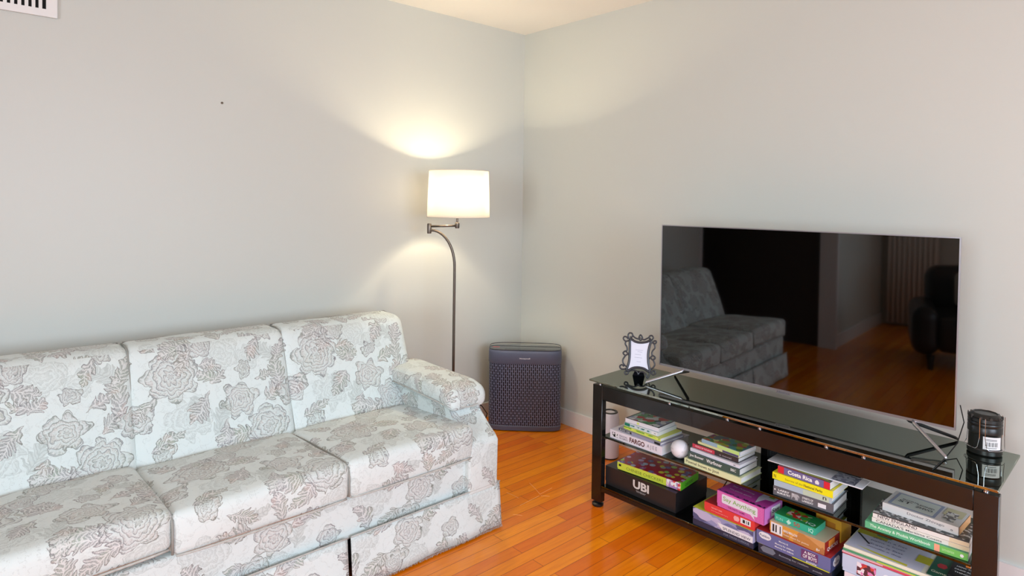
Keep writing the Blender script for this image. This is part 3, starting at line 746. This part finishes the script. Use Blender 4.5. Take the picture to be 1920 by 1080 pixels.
# the lantern root is turned so that its local -90 deg looks at the stand front
wrap_label(la, .0478, 262, 325, .024, .064, mat('label_paper', (222, 222, 222), .6), 'barcode_label')
for i in range(12):
    a_ = 270+i*3.6; wrap_label(la, .0480, a_, a_+(1.2 if i % 3 else 2.2), .034, .048, M_void, 'barcode_bar')
for z_ in (.052, .056, .029): wrap_label(la, .0480, 270, 308, z_, z_+.0015, M_void, 'label_print')

# ------------------------------------------------------------ white cylinder on the floor
cy = thing('speaker_cylinder', 'white cylindrical speaker with dark ring top on the floor behind the stand', 'speaker', (-.185, -.905, 0))
lathe('foot_ring', [(0, 0), (.044, 0), (.045, .008), (0, .008)], M_rubber, cy, 40)
lathe('body', [(0, .008), (.048, .008), (.050, .012), (.050, .205), (.047, .215), (.047, .235), (.044, .242), (.036, .242), (0, .236)], mat('white_shell', (214, 208, 214), .4), cy, 48)
lathe('top_ring', [(.028, .240), (.030, .246), (.040, .246), (.0425, .2425), (.028, .2395)], mat('bronze_ring', (40, 36, 30), .3, metal=.3), cy, 48)

# ------------------------------------------------------------ dark armchair across the room (seen in the black screen)
M_leather = mat('dark_leather', (30, 26, 24), .38)
ac = thing('armchair', 'dark leather armchair with rolled arms, seen only reflected in the screen', 'armchair', (-4.55, -2.15, 0), R(78))
def part(name, a, b, r_, m, crown=(0, 0, 0)): return soft_box(name, a, b, r_, m, ac, crown)
part('seat', (-.34, -.42, .16), (.34, .34, .44), .05, M_leather, (0, .02, .03))
part('backrest', (-.40, .22, .16), (.40, .50, .80), .10, M_leather, (0, .03, .03))
for s in (-1, 1):
    part('arm', (s*.42-.10, -.44, .12), (s*.42+.10, .40, .52), .09, M_leather)
    for y in (-.38, .36): lathe('foot', [(0, 0), (.02, 0), (.028, .125), (0, .125)], M_rubber, ac, 12, c=(s*.38, y))
pl = soft_box('throw_pillow', (-.20, -.08, .0), (.20, .08, .30), .05, mat('pale_cushion_cloth', (190, 186, 176), .9), None, crown=(0, .04, 0))
pl.location = (-4.46, -2.17, .505); pl.rotation_euler = (R(-12), 0, R(78)); tag(pl, 'pale pillow on the dark armchair, seen only reflected in the screen', 'pillow')

# ------------------------------------------------------------ books and boxes on the shelves
PAGES = bpy.data.materials.new('book_pages'); PAGES.use_nodes = True; nt = PAGES.node_tree; X.nt = nt; b = nt.nodes['Principled BSDF']
tc = nt.nodes.new('ShaderNodeTexCoord'); sp = nt.nodes.new('ShaderNodeSeparateXYZ'); nt.links.new(tc.outputs['Object'], sp.inputs[0])
nt.links.new(mixc(step((X(sp.outputs[2])*4200.).sin(), 1.)*.5, lin((226, 226, 224)), lin((190, 190, 194))), b.inputs['Base Color']); b.inputs['Roughness'].default_value = .8
def rgb(n, c, rough=.35): return mat(n, c, rough)
def prints(root, W, D, H, items):
    """items: ('t', face, a, b, w, h, text, colour[, name]) lettering, ('d', face, a, b, w, h, material, name[, pts]) printed patch"""
    for n_, it in enumerate(items):
        lay = .00003+.00016*n_
        if it[0] == 't':
            _, face, a, b, w, h, text, c = it[:8]
            mt = face_m(face, W, D, H, a, b) @ Matrix.Translation((0, 0, lay))
            lettering(text, it[8] if len(it) > 8 else 'title_lettering', rgb('ink_%d_%d_%d' % c, c, .5), root, mt, w, h, .0001)
        else:
            _, face, a, b, w, h, m_, nm = it[:8]
            decal(nm, m_, root, face_m(face, W, D, H, a, b) @ Matrix.Translation((0, 0, lay)), w, h, .00012, it[8] if len(it) > 8 else None)
def book(name, label, u, w, z, W, D, H, ang, cover, items=(), group=None, hard=True):
    r = on_stand('book', label, 'book', u, w, z, ang, group)
    t = .002 if hard else .0007; ins = .003 if hard else .0006
    cm = cover if not isinstance(cover, tuple) else rgb(name+'_cover', cover)
    bm = bmesh.new(); e = .0003
    add_box(bm, (0, 0, e), (W, D, t)); add_box(bm, (0, 0, H-t), (W, D, H-e)); add_box(bm, (0, 0, t), (W, t*1.5, H-t))
    from_bm('cover', bm, cm, r)
    box('pages', (ins, t*1.5, t), (W-ins, D-ins, H-t), PAGES, r)
    prints(r, W, D, H, items); return r
def gbox(name, label, u, w, z, W, D, H, ang, side, top, items=(), cat='game box', lidf=.8, group=None):
    r = on_stand('game_box', label, cat, u, w, z, ang, group)
    sm_ = side if not isinstance(side, tuple) else rgb(name+'_side', side); tm = top if not isinstance(top, tuple) else rgb(name+'_top', top)
    g = .0012
    box('tray', (g, g, .0003), (W-g, D-g, H-.002), sm_, r)
    bm = bmesh.new(); add_box(bm, (0, 0, H*(1-lidf)), (W, D, H-.0006)); from_bm('lid', bm, sm_, r)
    box('lid_top', (0, 0, H-.0006), (W, D, H), tm, r)
    prints(r, W, D, H, items); return r
WH = (240, 240, 240); BK = (24, 24, 28)
G1 = 'books in the left stack of the middle shelf'
white_p = rgb('white_paper', (228, 226, 230)); black_p = rgb('black_paper', (24, 24, 28)); barp = art('barcode_bars', [(30, 30, 34), (230, 230, 230)], 260, .5, (1, .01, .01))
# --- left stack
z = ZM+.0004
book('fargo', 'white book with large dark red spine title at the bottom of the left stack', .105, .012, z, .268, .205, .037, -1.5, (222, 218, 228), [
    ('t', 'front', .105, .009, .078, .021, 'FARGO', (86, 40, 40)), ('d', 'front', .012, .009, .03, .019, art('logo_bw', [(20, 20, 24), (220, 220, 224)], 150), 'publisher_mark'),
    ('t', 'front', .05, .019, .042, .007, 'SEASON', (120, 116, 124)), ('t', 'front', .05, .009, .046, .007, 'THE COMPLETE', (120, 116, 124)),
    ('t', 'front', .195, .008, .05, .02, 'A J E E', (150, 146, 156)), ('d', 'top', .14, .07, .12, .12, art('sketch_bw', [(226, 226, 226), (60, 62, 66), (200, 204, 206), (232, 232, 234)], 70), 'cover_picture')], G1)
z += .0374
book('violet', 'thin violet-grey book second from the bottom of the left stack', .138, .028, z, .226, .160, .011, -5, (150, 146, 170), [
    ('d', 'front', .003, .001, .07, .009, black_p, 'title_panel'), ('t', 'front', .008, .003, .058, .005, 'BLACK LARK', WH), ('d', 'front', .195, .001, .03, .009, black_p, 'title_panel'),
    ('d', 'top', .005, .01, .2, .14, rgb('pale_lilac', (196, 196, 206)), 'cover_picture')], G1)
z += .0113
book('lime', 'slim lime and yellow book in the left stack under the teal-ended book', .160, .036, z, .195, .150, .012, -4, (222, 226, 92), [
    ('d', 'front', .0, .006, .19, .0055, art('lime_leaf', [(196, 220, 60), (120, 170, 60), (226, 228, 120)], 60), 'spine_picture')], G1, False)
z += .0123
book('teal', 'white paperback with teal spine end in the left stack', .162, .038, z, .172, .140, .017, -1, (206, 214, 216), [
    ('d', 'front', .001, .002, .028, .013, rgb('teal_ink', (20, 120, 96)), 'spine_patch'), ('d', 'front', .03, .006, .10, .006, art('spine_mix', [(60, 110, 110), (210, 220, 220), (110, 160, 170)], 80), 'spine_picture'),
    ('d', 'front', .14, .002, .028, .013, white_p, 'price_label'), ('t', 'front', .152, .005, .01, .006, 'W', (60, 60, 70))], G1, False)
z += .0173
book('puffin', 'paperback with colourful picture cover on top of the left stack', .165, .040, z, .169, .126, .017, 0, (222, 220, 226), [
    ('d', 'top', 0, 0, .169, .126, black_p, 'cover_border'), ('d', 'top', .006, .006, .157, .112, art('picture_mix', [(150, 160, 186), (60, 150, 90), (190, 40, 44), (226, 228, 226), (30, 60, 54), (140, 200, 160)], 42), 'cover_picture'),
    ('d', 'front', .06, .004, .012, .009, rgb('lime_dot', (210, 226, 120)), 'spine_patch')], G1, False)
# --- baseball
bb = on_stand('baseball', 'white baseball in front of the left book stack', 'baseball', .432, .045, ZM+.0366)
bm = bmesh.new(); bmesh.ops.create_uvsphere(bm, u_segments=40, v_segments=24, radius=.0362); from_bm('ball', bm, mat('ball_leather', (226, 222, 226), .5), bb, True)
def seam(t, off=0):
    a = .44; x = math.cos(t)*(1-a)+a*math.cos(3*t)*.55; y = math.sin(t)*(1-a)-a*math.sin(3*t)*.55; zz = .9*math.cos(2*t)+off
    v_ = Vector((x, y, zz)).normalized()*.0364; return v_
tube('seam', [seam(2*math.pi*i/80) for i in range(80)], .0005, mat('seam_thread', (150, 146, 160), .7), bb, 6, True)
lettering('OFFICIAL', 'ball_lettering', rgb('ink_grey', (160, 158, 172)), bb, Matrix.Rotation(R(-28), 4, 'Z') @ Matrix.Translation((-.012, -.0364, .004)) @ Matrix.Rotation(R(90), 4, 'X'), .024, .004)
lettering('BASEBALL', 'ball_lettering', rgb('ink_grey', (160, 158, 172)), bb, Matrix.Rotation(R(-28), 4, 'Z') @ Matrix.Translation((-.012, -.0356, -.010)) @ Matrix.Rotation(R(90), 4, 'X'), .024, .004)
# --- second stack
G2 = 'books in the second stack of the middle shelf'; z = ZM+.0004
book('cream', 'pale cream book with black title at the bottom of the second stack', .474, .010, z, .242, .155, .023, -3.1, (218, 224, 176), [
    ('t', 'front', .008, .005, .145, .014, 'Pownal Inows to Jout', (40, 44, 40))], G2)
z += .0234
book('pine', 'dark green book with white title in the second stack', .487, .014, z, .219, .140, .027, -2.4, (62, 84, 78), [
    ('t', 'front', .008, .010, .062, .013, 'Joe Bunner', WH), ('t', 'front', .082, .010, .066, .014, 'Warfinner', WH), ('t', 'front', .184, .011, .022, .010, 'BBC', (220, 226, 222))], G2)
z += .0274
book('pearl', 'plain white book between the dark green and red ones', .490, .026, z, .214, .128, .013, -4.3, (218, 216, 226), [('t', 'front', .19, .004, .01, .005, 'K', BK)], G2)
z += .0134
book('crimson', 'red and black spined book in the second stack', .494, .034, z, .198, .130, .018, -3.5, (56, 46, 48), [
    ('d', 'front', .001, .0015, .098, .015, rgb('red_ink', (196, 56, 76)), 'spine_patch'), ('t', 'front', .014, .006, .075, .006, 'PEOPLE OF THE BOOK', (240, 200, 206)), ('t', 'front', .12, .006, .05, .006, 'a novel', (170, 160, 164))], G2)
z += .0184
book('straw', 'thin straw-coloured book under the gardening cover', .513, .042, z, .180, .118, .010, -5, (222, 218, 160), [
    ('d', 'front', .11, .001, .068, .008, rgb('purple_ink', (84, 76, 112)), 'spine_patch')], G2, False)
z += .0104
book('garden', 'green and yellow picture-covered book topping the second stack', .531, .040, z, .168, .110, .015, -6, (150, 178, 196), [
    ('d', 'front', .07, .001, .095, .013, rgb('pale_green_ink', (190, 222, 130)), 'spine_patch'), ('d', 'top', .002, .002, .164, .106, art('garden_mix', [(60, 120, 50), (170, 180, 30), (96, 112, 120), (120, 160, 60), (200, 90, 60), (70, 150, 140), (150, 60, 110), (210, 214, 120)], 48), 'cover_picture')], G2, False)
# --- third stack
G3 = 'books in the third stack of the middle shelf'; z = ZM+.0004
book('slate', 'thick grey book with white spine lettering at the bottom of the third stack', .830, .012, z, .201, .150, .032, 1.7, (96, 96, 102), [
    ('t', 'front', .018, .018, .038, .007, 'LARRY', WH), ('t', 'front', .014, .008, .046, .007, 'McMURTRY', WH), ('t', 'front', .10, .018, .036, .007, 'STREETS OF', WH), ('t', 'front', .10, .008, .036, .007, 'LAREDO', WH),
    ('d', 'front', .064, .006, .026, .02, art('spine_sketch', [(96, 96, 102), (170, 170, 174), (200, 200, 204)], 110), 'spine_picture'), ('d', 'front', .152, .008, .026, .014, white_p, 'price_label'), ('d', 'front', .004, .018, .005, .005, white_p, 'spine_dot')], G3)
z += .0324
book('sky', 'pale blue and green book in the third stack', .832, .013, z, .193, .135, .021, .9, (168, 186, 200), [
    ('d', 'front', .10, .001, .085, .019, rgb('sage_ink', (186, 200, 180)), 'spine_patch'), ('t', 'front', .165, .006, .012, .010, 'n', (40, 50, 50))], G3)
z += .0214
book('yellow', 'bright yellow book on National Parks in the third stack', .824, .017, z, .206, .135, .024, -1.1, (236, 226, 30), [
    ('t', 'front', .045, .008, .062, .007, 'Secrets of the', (150, 140, 30)), ('t', 'front', .110, .007, .062, .009, 'National Parks', (60, 56, 24)), ('t', 'front', .005, .006, .008, .012, 'N', (110, 100, 20))], G3, False)
z += .0244
book('costa', 'Costa Rica travel guide with purple spine and red ends', .840, .024, z, .180, .120, .025, -3.2, (112, 104, 152), [
    ('t', 'front', .036, .006, .085, .0145, 'Costa Rica', WH), ('d', 'front', 0, .0006, .022, .024, rgb('guide_red', (214, 40, 56)), 'spine_end'), ('d', 'front', .160, .0006, .020, .024, rgb('guide_red', (214, 40, 56)), 'spine_end'),
    ('d', 'front', .130, .005, .015, .014, white_p, 'publisher_mark', [(.002, 0), (.013, 0), (.015, .007), (.010, .014), (.005, .014), (0, .007)]), ('d', 'top', .002, .002, .176, .116, art('guide_cover', [(40, 40, 44), (70, 66, 70), (150, 150, 40), (190, 60, 40), (52, 54, 52)], 30, .3, (.3, 1, 1)), 'cover_picture')], G3, False)
z += .0256
# long white envelope lying across
r = on_stand('paper_sleeve', 'long white paper sleeve lying on top of the Costa Rica guide', 'paper sleeve', .797, .034, z+.0002, .4)
soft = box('sleeve', (0, 0, 0), (.315, .085, .0035), white_p, r, .0012, 2)
decal('printed_end', art('grey_print_mix', [(140, 142, 164), (110, 112, 130), (190, 192, 204)], 90), r, Matrix.Translation((.215, .004, .0036)), .075, .075)
# --- fourth stack
G4 = 'books in the right-hand stack of the middle shelf'; z = ZM+.0004
book('anxiety', 'wide green workbook with an orange spine band at the bottom of the right stack', 1.132, .004, z, .272, .215, .022, 2.2, (92, 176, 130), [
    ('t', 'front', .014, .006, .165, .0115, 'The Anxiety & Phobia Workbook', (222, 240, 226)), ('d', 'front', .188, .0005, .014, .021, rgb('peach_ink', (232, 160, 130)), 'spine_band'),
    ('d', 'front', .203, .0005, .068, .021, rgb('leaf_green_ink', (110, 186, 90)), 'spine_patch'), ('t', 'front', .208, .008, .03, .006, 'SIXTH EDITION', (190, 226, 170)), ('d', 'front', .252, .006, .010, .010, white_p, 'publisher_mark', [(.003, 0), (.007, 0), (.010, .004), (.008, .009), (.002, .009), (0, .004)])], G4, False)
z += .0224
book('canada', "white CANADA'S Maritime Coasts guide in the right stack", 1.149, .013, z, .256, .130, .0145, 2.6, (222, 220, 212), [
    ('t', 'front', .012, .003, .076, .0085, "CANADA'S", (70, 70, 74)), ('t', 'front', .094, .004, .094, .0065, 'Maritime Coasts', (90, 90, 94)), ('d', 'front', .205, .0006, .050, .0133, rgb('tan_ink', (216, 202, 172)), 'spine_patch')], G4, False)
z += .0149
book('england', 'white NEW ENGLAND guide with a black cover edge in the right stack', 1.151, .014, z, .253, .132, .017, 2.3, (222, 220, 216), [
    ('t', 'front', .014, .003, .108, .010, 'NEW ENGLAND', (60, 62, 66)), ('d', 'front', .205, .0006, .048, .0125, rgb('tan_ink', (216, 202, 172)), 'spine_patch'), ('d', 'front', .0, .0138, .253, .003, black_p, 'cover_edge'), ('d', 'top', 0, 0, .253, .132, art('night_cover', [(34, 36, 38), (70, 72, 76), (40, 44, 40), (180, 180, 180)], 120), 'cover_picture')], G4, False)
z += .0174
book('zhivago', 'white paperback with blue-framed cover and tan page edge topping the right stack', 1.168, .050, z, .206, .126, .0255, -2.8, (214, 214, 212), [
    ('t', 'front', .070, .010, .100, .0095, 'Doctor Zhivago', (110, 112, 118)), ('t', 'front', .186, .008, .006, .005, 'o', BK), ('d', 'top', .012, .008, .130, .110, rgb('blue_border', (138, 150, 176)), 'cover_border'), ('d', 'top', .020, .015, .114, .096, rgb('cover_mint', (196, 206, 198)), 'cover_panel'),
    ('t', 'top', .036, .070, .044, .008, 'BORIS', (70, 70, 84)), ('t', 'top', .030, .046, .036, .018, 'ST', BK), ('t', 'top', .080, .062, .046, .010, 'LEONID', (60, 60, 70)), ('t', 'top', .080, .040, .046, .014, 'ZHVO', (50, 50, 60)),
    ('d', 'top', .150, .06, .050, .058, rgb('cover_khaki', (196, 190, 150)), 'cover_patch'), ('d', 'top', .158, .02, .03, .07, art('flourish', [(214, 214, 212), (90, 90, 90), (206, 204, 190)], 110), 'cover_flourish'),
    ('d', 'right', .002, .001, .122, .0235, rgb('tan_edge', (214, 160, 104)), 'page_edge')], G4, False)

# --- bottom shelf
z = ZB+.0004
gbox('ubi', 'large black game box with big silver letters on the bottom shelf', .068, .032, z, .362, .24, .083, -1.1, (34, 32, 34), (30, 29, 31), [
    ('t', 'front', .150, .034, .082, .036, 'UBI', (214, 208, 204)), ('t', 'front', .166, .021, .050, .008, '"REVISION"', (170, 166, 164), 'subtitle_lettering')])
z += .0854
gbox('checkers', 'lime-sided Chinese Checkers box with marble picture lid on the black box', .129, .036, z, .306, .155, .033, 3.2, (196, 212, 70), art('marble_field', [(150, 170, 150), (160, 200, 90), (200, 170, 210), (170, 180, 200), (100, 90, 150), (220, 210, 60), (226, 200, 220), (150, 80, 130)], 34, .2, (1, 1, 1), (160, 20, 46)), [
    ('t', 'front', .046, .009, .180, .012, 'CHINESE CHECKERS', (110, 130, 40)), ('d', 'front', .240, .0005, .064, .032, art('marble_corner', [(210, 70, 70), (230, 200, 210), (170, 130, 180), (236, 236, 236)], 90), 'side_picture'),
    ('d', 'right', .001, .0005, .152, .032, rgb('grass_green_ink', (90, 190, 40)), 'side_panel'), ('t', 'right', .035, .008, .07, .012, 'CHECKERS', (40, 100, 30)), ('d', 'front', .008, .016, .012, .009, black_p, 'publisher_mark')])
# --- second stack of games
z = ZB+.0004
gbox('navy', 'navy puzzle box at the bottom of the second game stack', .519, .006, z, .247, .20, .024, -.5, (44, 50, 74), (44, 50, 74), [
    ('t', 'front', .13, .008, .10, .008, 'FOR THOSE CURIOUS', (120, 130, 150))], 'puzzle box')
z += .0244
gbox('river', 'puzzle box with river picture side under the red game', .520, .004, z, .248, .20, .046, -2.0, art('river_mix', [(110, 116, 160), (150, 150, 190), (90, 92, 130), (190, 180, 210)], 60, .3, (.4, 1, 1)), (190, 200, 50), [
    ('d', 'front', .105, .002, .142, .024, white_p, 'title_panel', [(.0, .022), (.142, .022), (.142, .0), (.02, .0)]), ('t', 'front', .128, .006, .11, .010, 'SPLENDID VIEW', (80, 84, 100)), ('d', 'right', .002, .002, .19, .042, rgb('lilac_side', (190, 184, 214)), 'side_panel')], 'puzzle box')
z += .0464
gbox('red', 'flat red card game box with barcode under the pink checked box', .566, .008, z, .205, .15, .036, -2.6, (222, 62, 62), (168, 34, 44), [
    ('d', 'front', .150, .010, .040, .020, white_p, 'barcode_label'), ('d', 'front', .156, .014, .028, .012, barp, 'barcode'), ('d', 'front', .122, .010, .024, .018, rgb('pale_red_ink', (240, 170, 170)), 'maker_mark', [(.004, 0), (.020, 0), (.024, .009), (.020, .018), (.004, .018), (0, .009)]),
    ('t', 'front', .03, .020, .045, .005, 'THE PARTY GAME', (250, 180, 180)), ('t', 'front', .03, .010, .07, .004, 'for 4 or more players ages 10 and up', (250, 180, 180))])
z += .0364
chk = bpy.data.materials.new('pink_gingham'); chk.use_nodes = True; nt = chk.node_tree; X.nt = nt; b = nt.nodes['Principled BSDF']
tc = nt.nodes.new('ShaderNodeTexCoord'); sp = nt.nodes.new('ShaderNodeSeparateXYZ'); nt.links.new(tc.outputs['Object'], sp.inputs[0])
g_ = mx_(step((X(sp.outputs[0])*1100.).sin()-.6, .3), step((X(sp.outputs[2])*1100.).sin()-.6, .3))
nt.links.new(mixc(g_, lin((226, 120, 190)), lin((190, 70, 150))), b.inputs['Base Color']); b.inputs['Roughness'].default_value = .4
gbox('say', 'pink checked party game box with green title in a speech bubble', .618, .008, z, .190, .130, .062, -5.0, chk, (176, 60, 150), [
    ('d', 'front', .020, .020, .146, .034, rgb('lilac_white', (226, 220, 234)), 'title_panel', [(.004, .0), (.118, .0), (.136, -.014), (.130, .0), (.142, .0), (.146, .004), (.146, .030), (.142, .034), (.004, .034), (0, .030), (0, .004)]),
    ('t', 'front', .026, .026, .132, .021, 'Say Anything', (130, 180, 90)), ('t', 'front', .045, .010, .07, .006, 'THE PARTY GAME', (110, 30, 90)),
    ('d', 'top', .0, .0, .190, .014, art('ants', [(176, 60, 150), (40, 26, 60), (120, 60, 140)], 150), 'lid_border'), ('d', 'top', .130, .02, .055, .10, rgb('speech_white', (206, 200, 214)), 'speech_bubble', [(.014, 0), (.026, .05), (.055, .06), (.055, .10), (0, .10), (0, .05)]),
    ('t', 'top', .02, .07, .09, .012, 'Say Anything', (220, 200, 224)), ('d', 'top', .155, .095, .02, .018, rgb('lime_ink', (120, 170, 50)), 'lid_badge'), ('t', 'top', .025, .04, .09, .010, 'the party game', (226, 206, 230)),
    ('d', 'right', .002, .002, .124, .058, rgb('violet_side', (196, 120, 196)), 'side_panel'), ('d', 'right', .05, .020, .062, .032, white_p, 'side_label'), ('t', 'right', .055, .026, .05, .02, 'Say', (60, 70, 60))])
# --- third stack of games
z = ZB+.0004
gbox('midnight', 'dark navy puzzle box at the very bottom of the third game stack', .784, .004, z, .250, .21, .034, 1.2, (34, 42, 58), (200, 204, 40), [
    ('d', 'front', .008, .008, .055, .022, rgb('dim_oval', (110, 116, 130)), 'maker_mark', [(.010, 0), (.045, 0), (.055, .011), (.045, .022), (.010, .022), (0, .011)]), ('t', 'front', .075, .014, .10, .007, 'Running for realism', (150, 156, 168)), ('t', 'front', .19, .010, .03, .006, 'puzzle', (150, 156, 168))], 'puzzle box')
z += .0344
gbox('periwinkle', 'periwinkle blue puzzle box with white oval badge in the third game stack', .778, .002, z, .256, .20, .050, -1.6, (104, 108, 156), (168, 40, 44), [
    ('d', 'front', .008, .022, .046, .024, white_p, 'oval_badge', [(.012, 0), (.034, 0), (.043, .005), (.046, .012), (.043, .019), (.034, .024), (.012, .024), (.003, .019), (0, .012), (.003, .005)]), ('t', 'front', .012, .029, .036, .009, 'Puddoo', (50, 56, 90)),
    ('t', 'front', .082, .032, .032, .007, 'Mummy Q', WH), ('t', 'front', .068, .020, .066, .007, 'Mummy for children', WH), ('t', 'front', .068, .009, .066, .007, 'Mummy for enfants', WH),
    ('d', 'front', .160, .014, .056, .030, rgb('maroon_ink', (110, 62, 110)), 'title_panel'), ('t', 'front', .170, .032, .038, .009, 'A BOX', WH), ('t', 'front', .166, .017, .046, .012, 'OF BOYS', WH), ('t', 'front', .178, .003, .034, .008, 'puzzle', WH),
    ('d', 'right', .004, .002, .19, .046, rgb('indigo_side', (66, 72, 112)), 'side_panel'), ('d', 'right', .02, .010, .055, .030, white_p, 'oval_badge', [(.012, 0), (.043, 0), (.055, .010), (.055, .020), (.043, .030), (.012, .030), (0, .020), (0, .010)]), ('t', 'right', .028, .018, .04, .010, 'Puddoo', (50, 56, 90)),
    ('d', 'front', .13, .0003, .124, .003, rgb('yellow_ink', (206, 210, 40)), 'edge_stripe')], 'puzzle box')
z += .0504
gbox('brown', 'brown and orange game box with barcode in the third game stack', .822, .010, z, .192, .115, .044, -4.2, art('wood_mix', [(190, 130, 70), (206, 150, 96), (220, 156, 66), (176, 116, 74)], 25, .35, (.5, 1, .4)), (190, 176, 150), [
    ('d', 'front', .004, .003, .042, .038, white_p, 'barcode_label'), ('d', 'front', .010, .009, .030, .026, barp, 'barcode'), ('t', 'front', .050, .022, .05, .009, 'MARSHMALLOW', WH), ('t', 'front', .050, .009, .09, .008, 'toast them for points', (236, 214, 190)),
    ('t', 'front', .165, .006, .012, .009, '8+', WH), ('d', 'right', .002, .001, .11, .042, rgb('brick_side', (150, 40, 30)), 'side_panel'), ('d', 'right', .03, .018, .045, .022, rgb('orange_ink', (226, 140, 50)), 'side_picture'), ('t', 'right', .018, .006, .08, .014, 'QUICKS', WH)])
z += .0444
gbox('green', 'small teal green game box numbered 50 topping the third game stack', .833, .022, z, .143, .082, .026, -2.4, (50, 172, 140), (40, 140, 76), [
    ('d', 'front', .042, .002, .018, .020, rgb('pale_teal', (190, 226, 210)), 'side_picture', [(0, .008), (.006, .004), (.004, 0), (.012, .003), (.018, .010), (.012, .014), (.010, .020), (.005, .014)]), ('t', 'front', .068, .006, .022, .014, '50', (190, 60, 56)), ('t', 'front', .006, .006, .024, .010, 'FUN', (150, 214, 190)), ('t', 'front', .120, .004, .016, .016, 'IQ', (190, 230, 216)),
    ('d', 'top', .030, .016, .075, .060, art('lid_mix', [(40, 150, 60), (190, 50, 40), (60, 160, 80), (130, 170, 40), (220, 200, 190)], 60), 'lid_picture'), ('t', 'top', .104, .006, .032, .020, 'IQ', (200, 226, 220))])
r = gbox('mustard', 'mustard yellow box behind the green one in the third game stack', .935, .132, ZB+.0004+.0344+.0504, .09, .07, .075, -8, (190, 140, 40), (196, 150, 50), [('d', 'front', .01, .02, .06, .04, rgb('ochre_ink', (160, 100, 30)), 'side_picture')])
# --- right stack of games
z = ZB+.0004
gbox('pinkwhite', 'white and pink box at the bottom of the right-hand game stack', 1.072, .012, z, .30, .20, .052, 1.0, (226, 214, 222), (220, 210, 216), [
    ('d', 'front', .03, .008, .05, .036, rgb('pink_ink', (214, 120, 160)), 'side_picture')])
z += .0524
gbox('iceblue', 'ice blue box with flower picture side in the right-hand game stack', 1.064, .014, z, .31, .20, .056, 1.5, (190, 200, 222), (200, 205, 220), [
    ('d', 'front', .044, .004, .056, .042, art('flower_mix', [(200, 70, 60), (220, 130, 180), (90, 50, 60), (230, 220, 226), (180, 60, 90)], 100), 'side_picture'), ('t', 'front', .120, .020, .09, .018, 'COCO', (240, 240, 244))])
z += .0564
gbox('stripe', 'thin red and white striped game folder in the right-hand game stack', 1.062, .016, z, .31, .19, .009, 1.2, (206, 70, 90), (230, 226, 220), [
    ('d', 'front', .0, .0045, .12, .002, white_p, 'edge_stripe')], 'game folder')
z += .0093
gbox('jade', 'thin green and yellow activity pad under the magazine in the right-hand game stack', 1.064, .018, z, .31, .19, .009, .8, (80, 150, 110), (226, 222, 190), [
    ('d', 'front', .10, .001, .20, .003, rgb('yellow_ink', (206, 210, 40)), 'edge_stripe')], 'activity pad')
z += .0093
book('puzzle', 'white and yellow puzzle magazine with pencil picture topping the right-hand game stack', 1.066, .020, z, .312, .215, .010, .5, (226, 224, 206), [
    ('d', 'top', .004, .004, .215, .20, rgb('page_lilac', (206, 208, 226)), 'cover_panel'), ('d', 'top', .004, .12, .09, .085, rgb('mustard_ink', (190, 186, 40)), 'cover_patch'), ('d', 'top', .05, .14, .06, .045, rgb('green_ink', (50, 130, 80)), 'cover_leaf', [(.01, 0), (.05, 0), (.06, .02), (.04, .045), (.01, .04), (0, .02)]),
    ('d', 'top', .03, .004, .15, .022, rgb('lemon_ink', (206, 204, 60)), 'cover_stripe', [(0, .022), (.06, .008), (.15, .0), (.15, .012), (.06, .018)]),
    ('d', 'top', .006, .06, .055, .06, black_p, 'pencil_drawing', [(0, .056), (.05, 0), (.054, .004), (.005, .060)]), ('d', 'top', .06, .196, .16, .016, rgb('maroon_band', (130, 26, 34)), 'cover_band'), ('t', 'top', .10, .199, .09, .010, 'PICTIONARY', (226, 190, 60)),
    ('d', 'top', .19, .06, .04, .05, rgb('mustard_ink', (190, 186, 40)), 'cover_patch'),
    ('d', 'top', .232, .004, .052, .20, rgb('forest_ink', (26, 92, 70)), 'cover_strip'), ('t', 'top', .238, .03, .040, .014, 'Game', (220, 226, 200)), ('d', 'top', .244, .07, .028, .03, rgb('cherry_ink', (190, 50, 60)), 'cover_fruit', [(.006, 0), (.022, 0), (.028, .015), (.022, .03), (.006, .03), (0, .015)])]
    + [('t', 'top', .055, .040+.024*i, .10, .010, t_, (110, 116, 150), 'small_lettering') for i, t_ in enumerate(('doodle a dog', 'draw it fast', 'paint a boat', 'sketch a hat'))], None, False)
book('blackgame', 'small black booklet with white lettering at the right end of the bottom shelf', 1.345, .06, z+.0104, .062, .12, .006, 1, (30, 30, 34), [
    ('t', 'top', .012, .07, .042, .008, 'HOW TO', WH), ('t', 'top', .010, .05, .046, .008, 'DRAW ALL', WH), ('t', 'top', .012, .03, .04, .008, 'THINGS', WH)], None, False)
# cables behind the shelves
c1 = tube('cable', [S(.565, .36, .53), S(.56, .37, .40), S(.57, .365, .28), S(.562, .37, .12), S(.58, .36, .012)], .0022, M_void)
tag(c1, 'black cable dropping behind the stand beside the Chinese Checkers box', 'cable')
c2 = tube('cable', [S(.40, .37, .010), S(.48, .375, .16), S(.56, .378, .19), S(.65, .372, .22)], .0022, M_void)
tag(c2, 'black cable running sideways low behind the stand', 'cable')
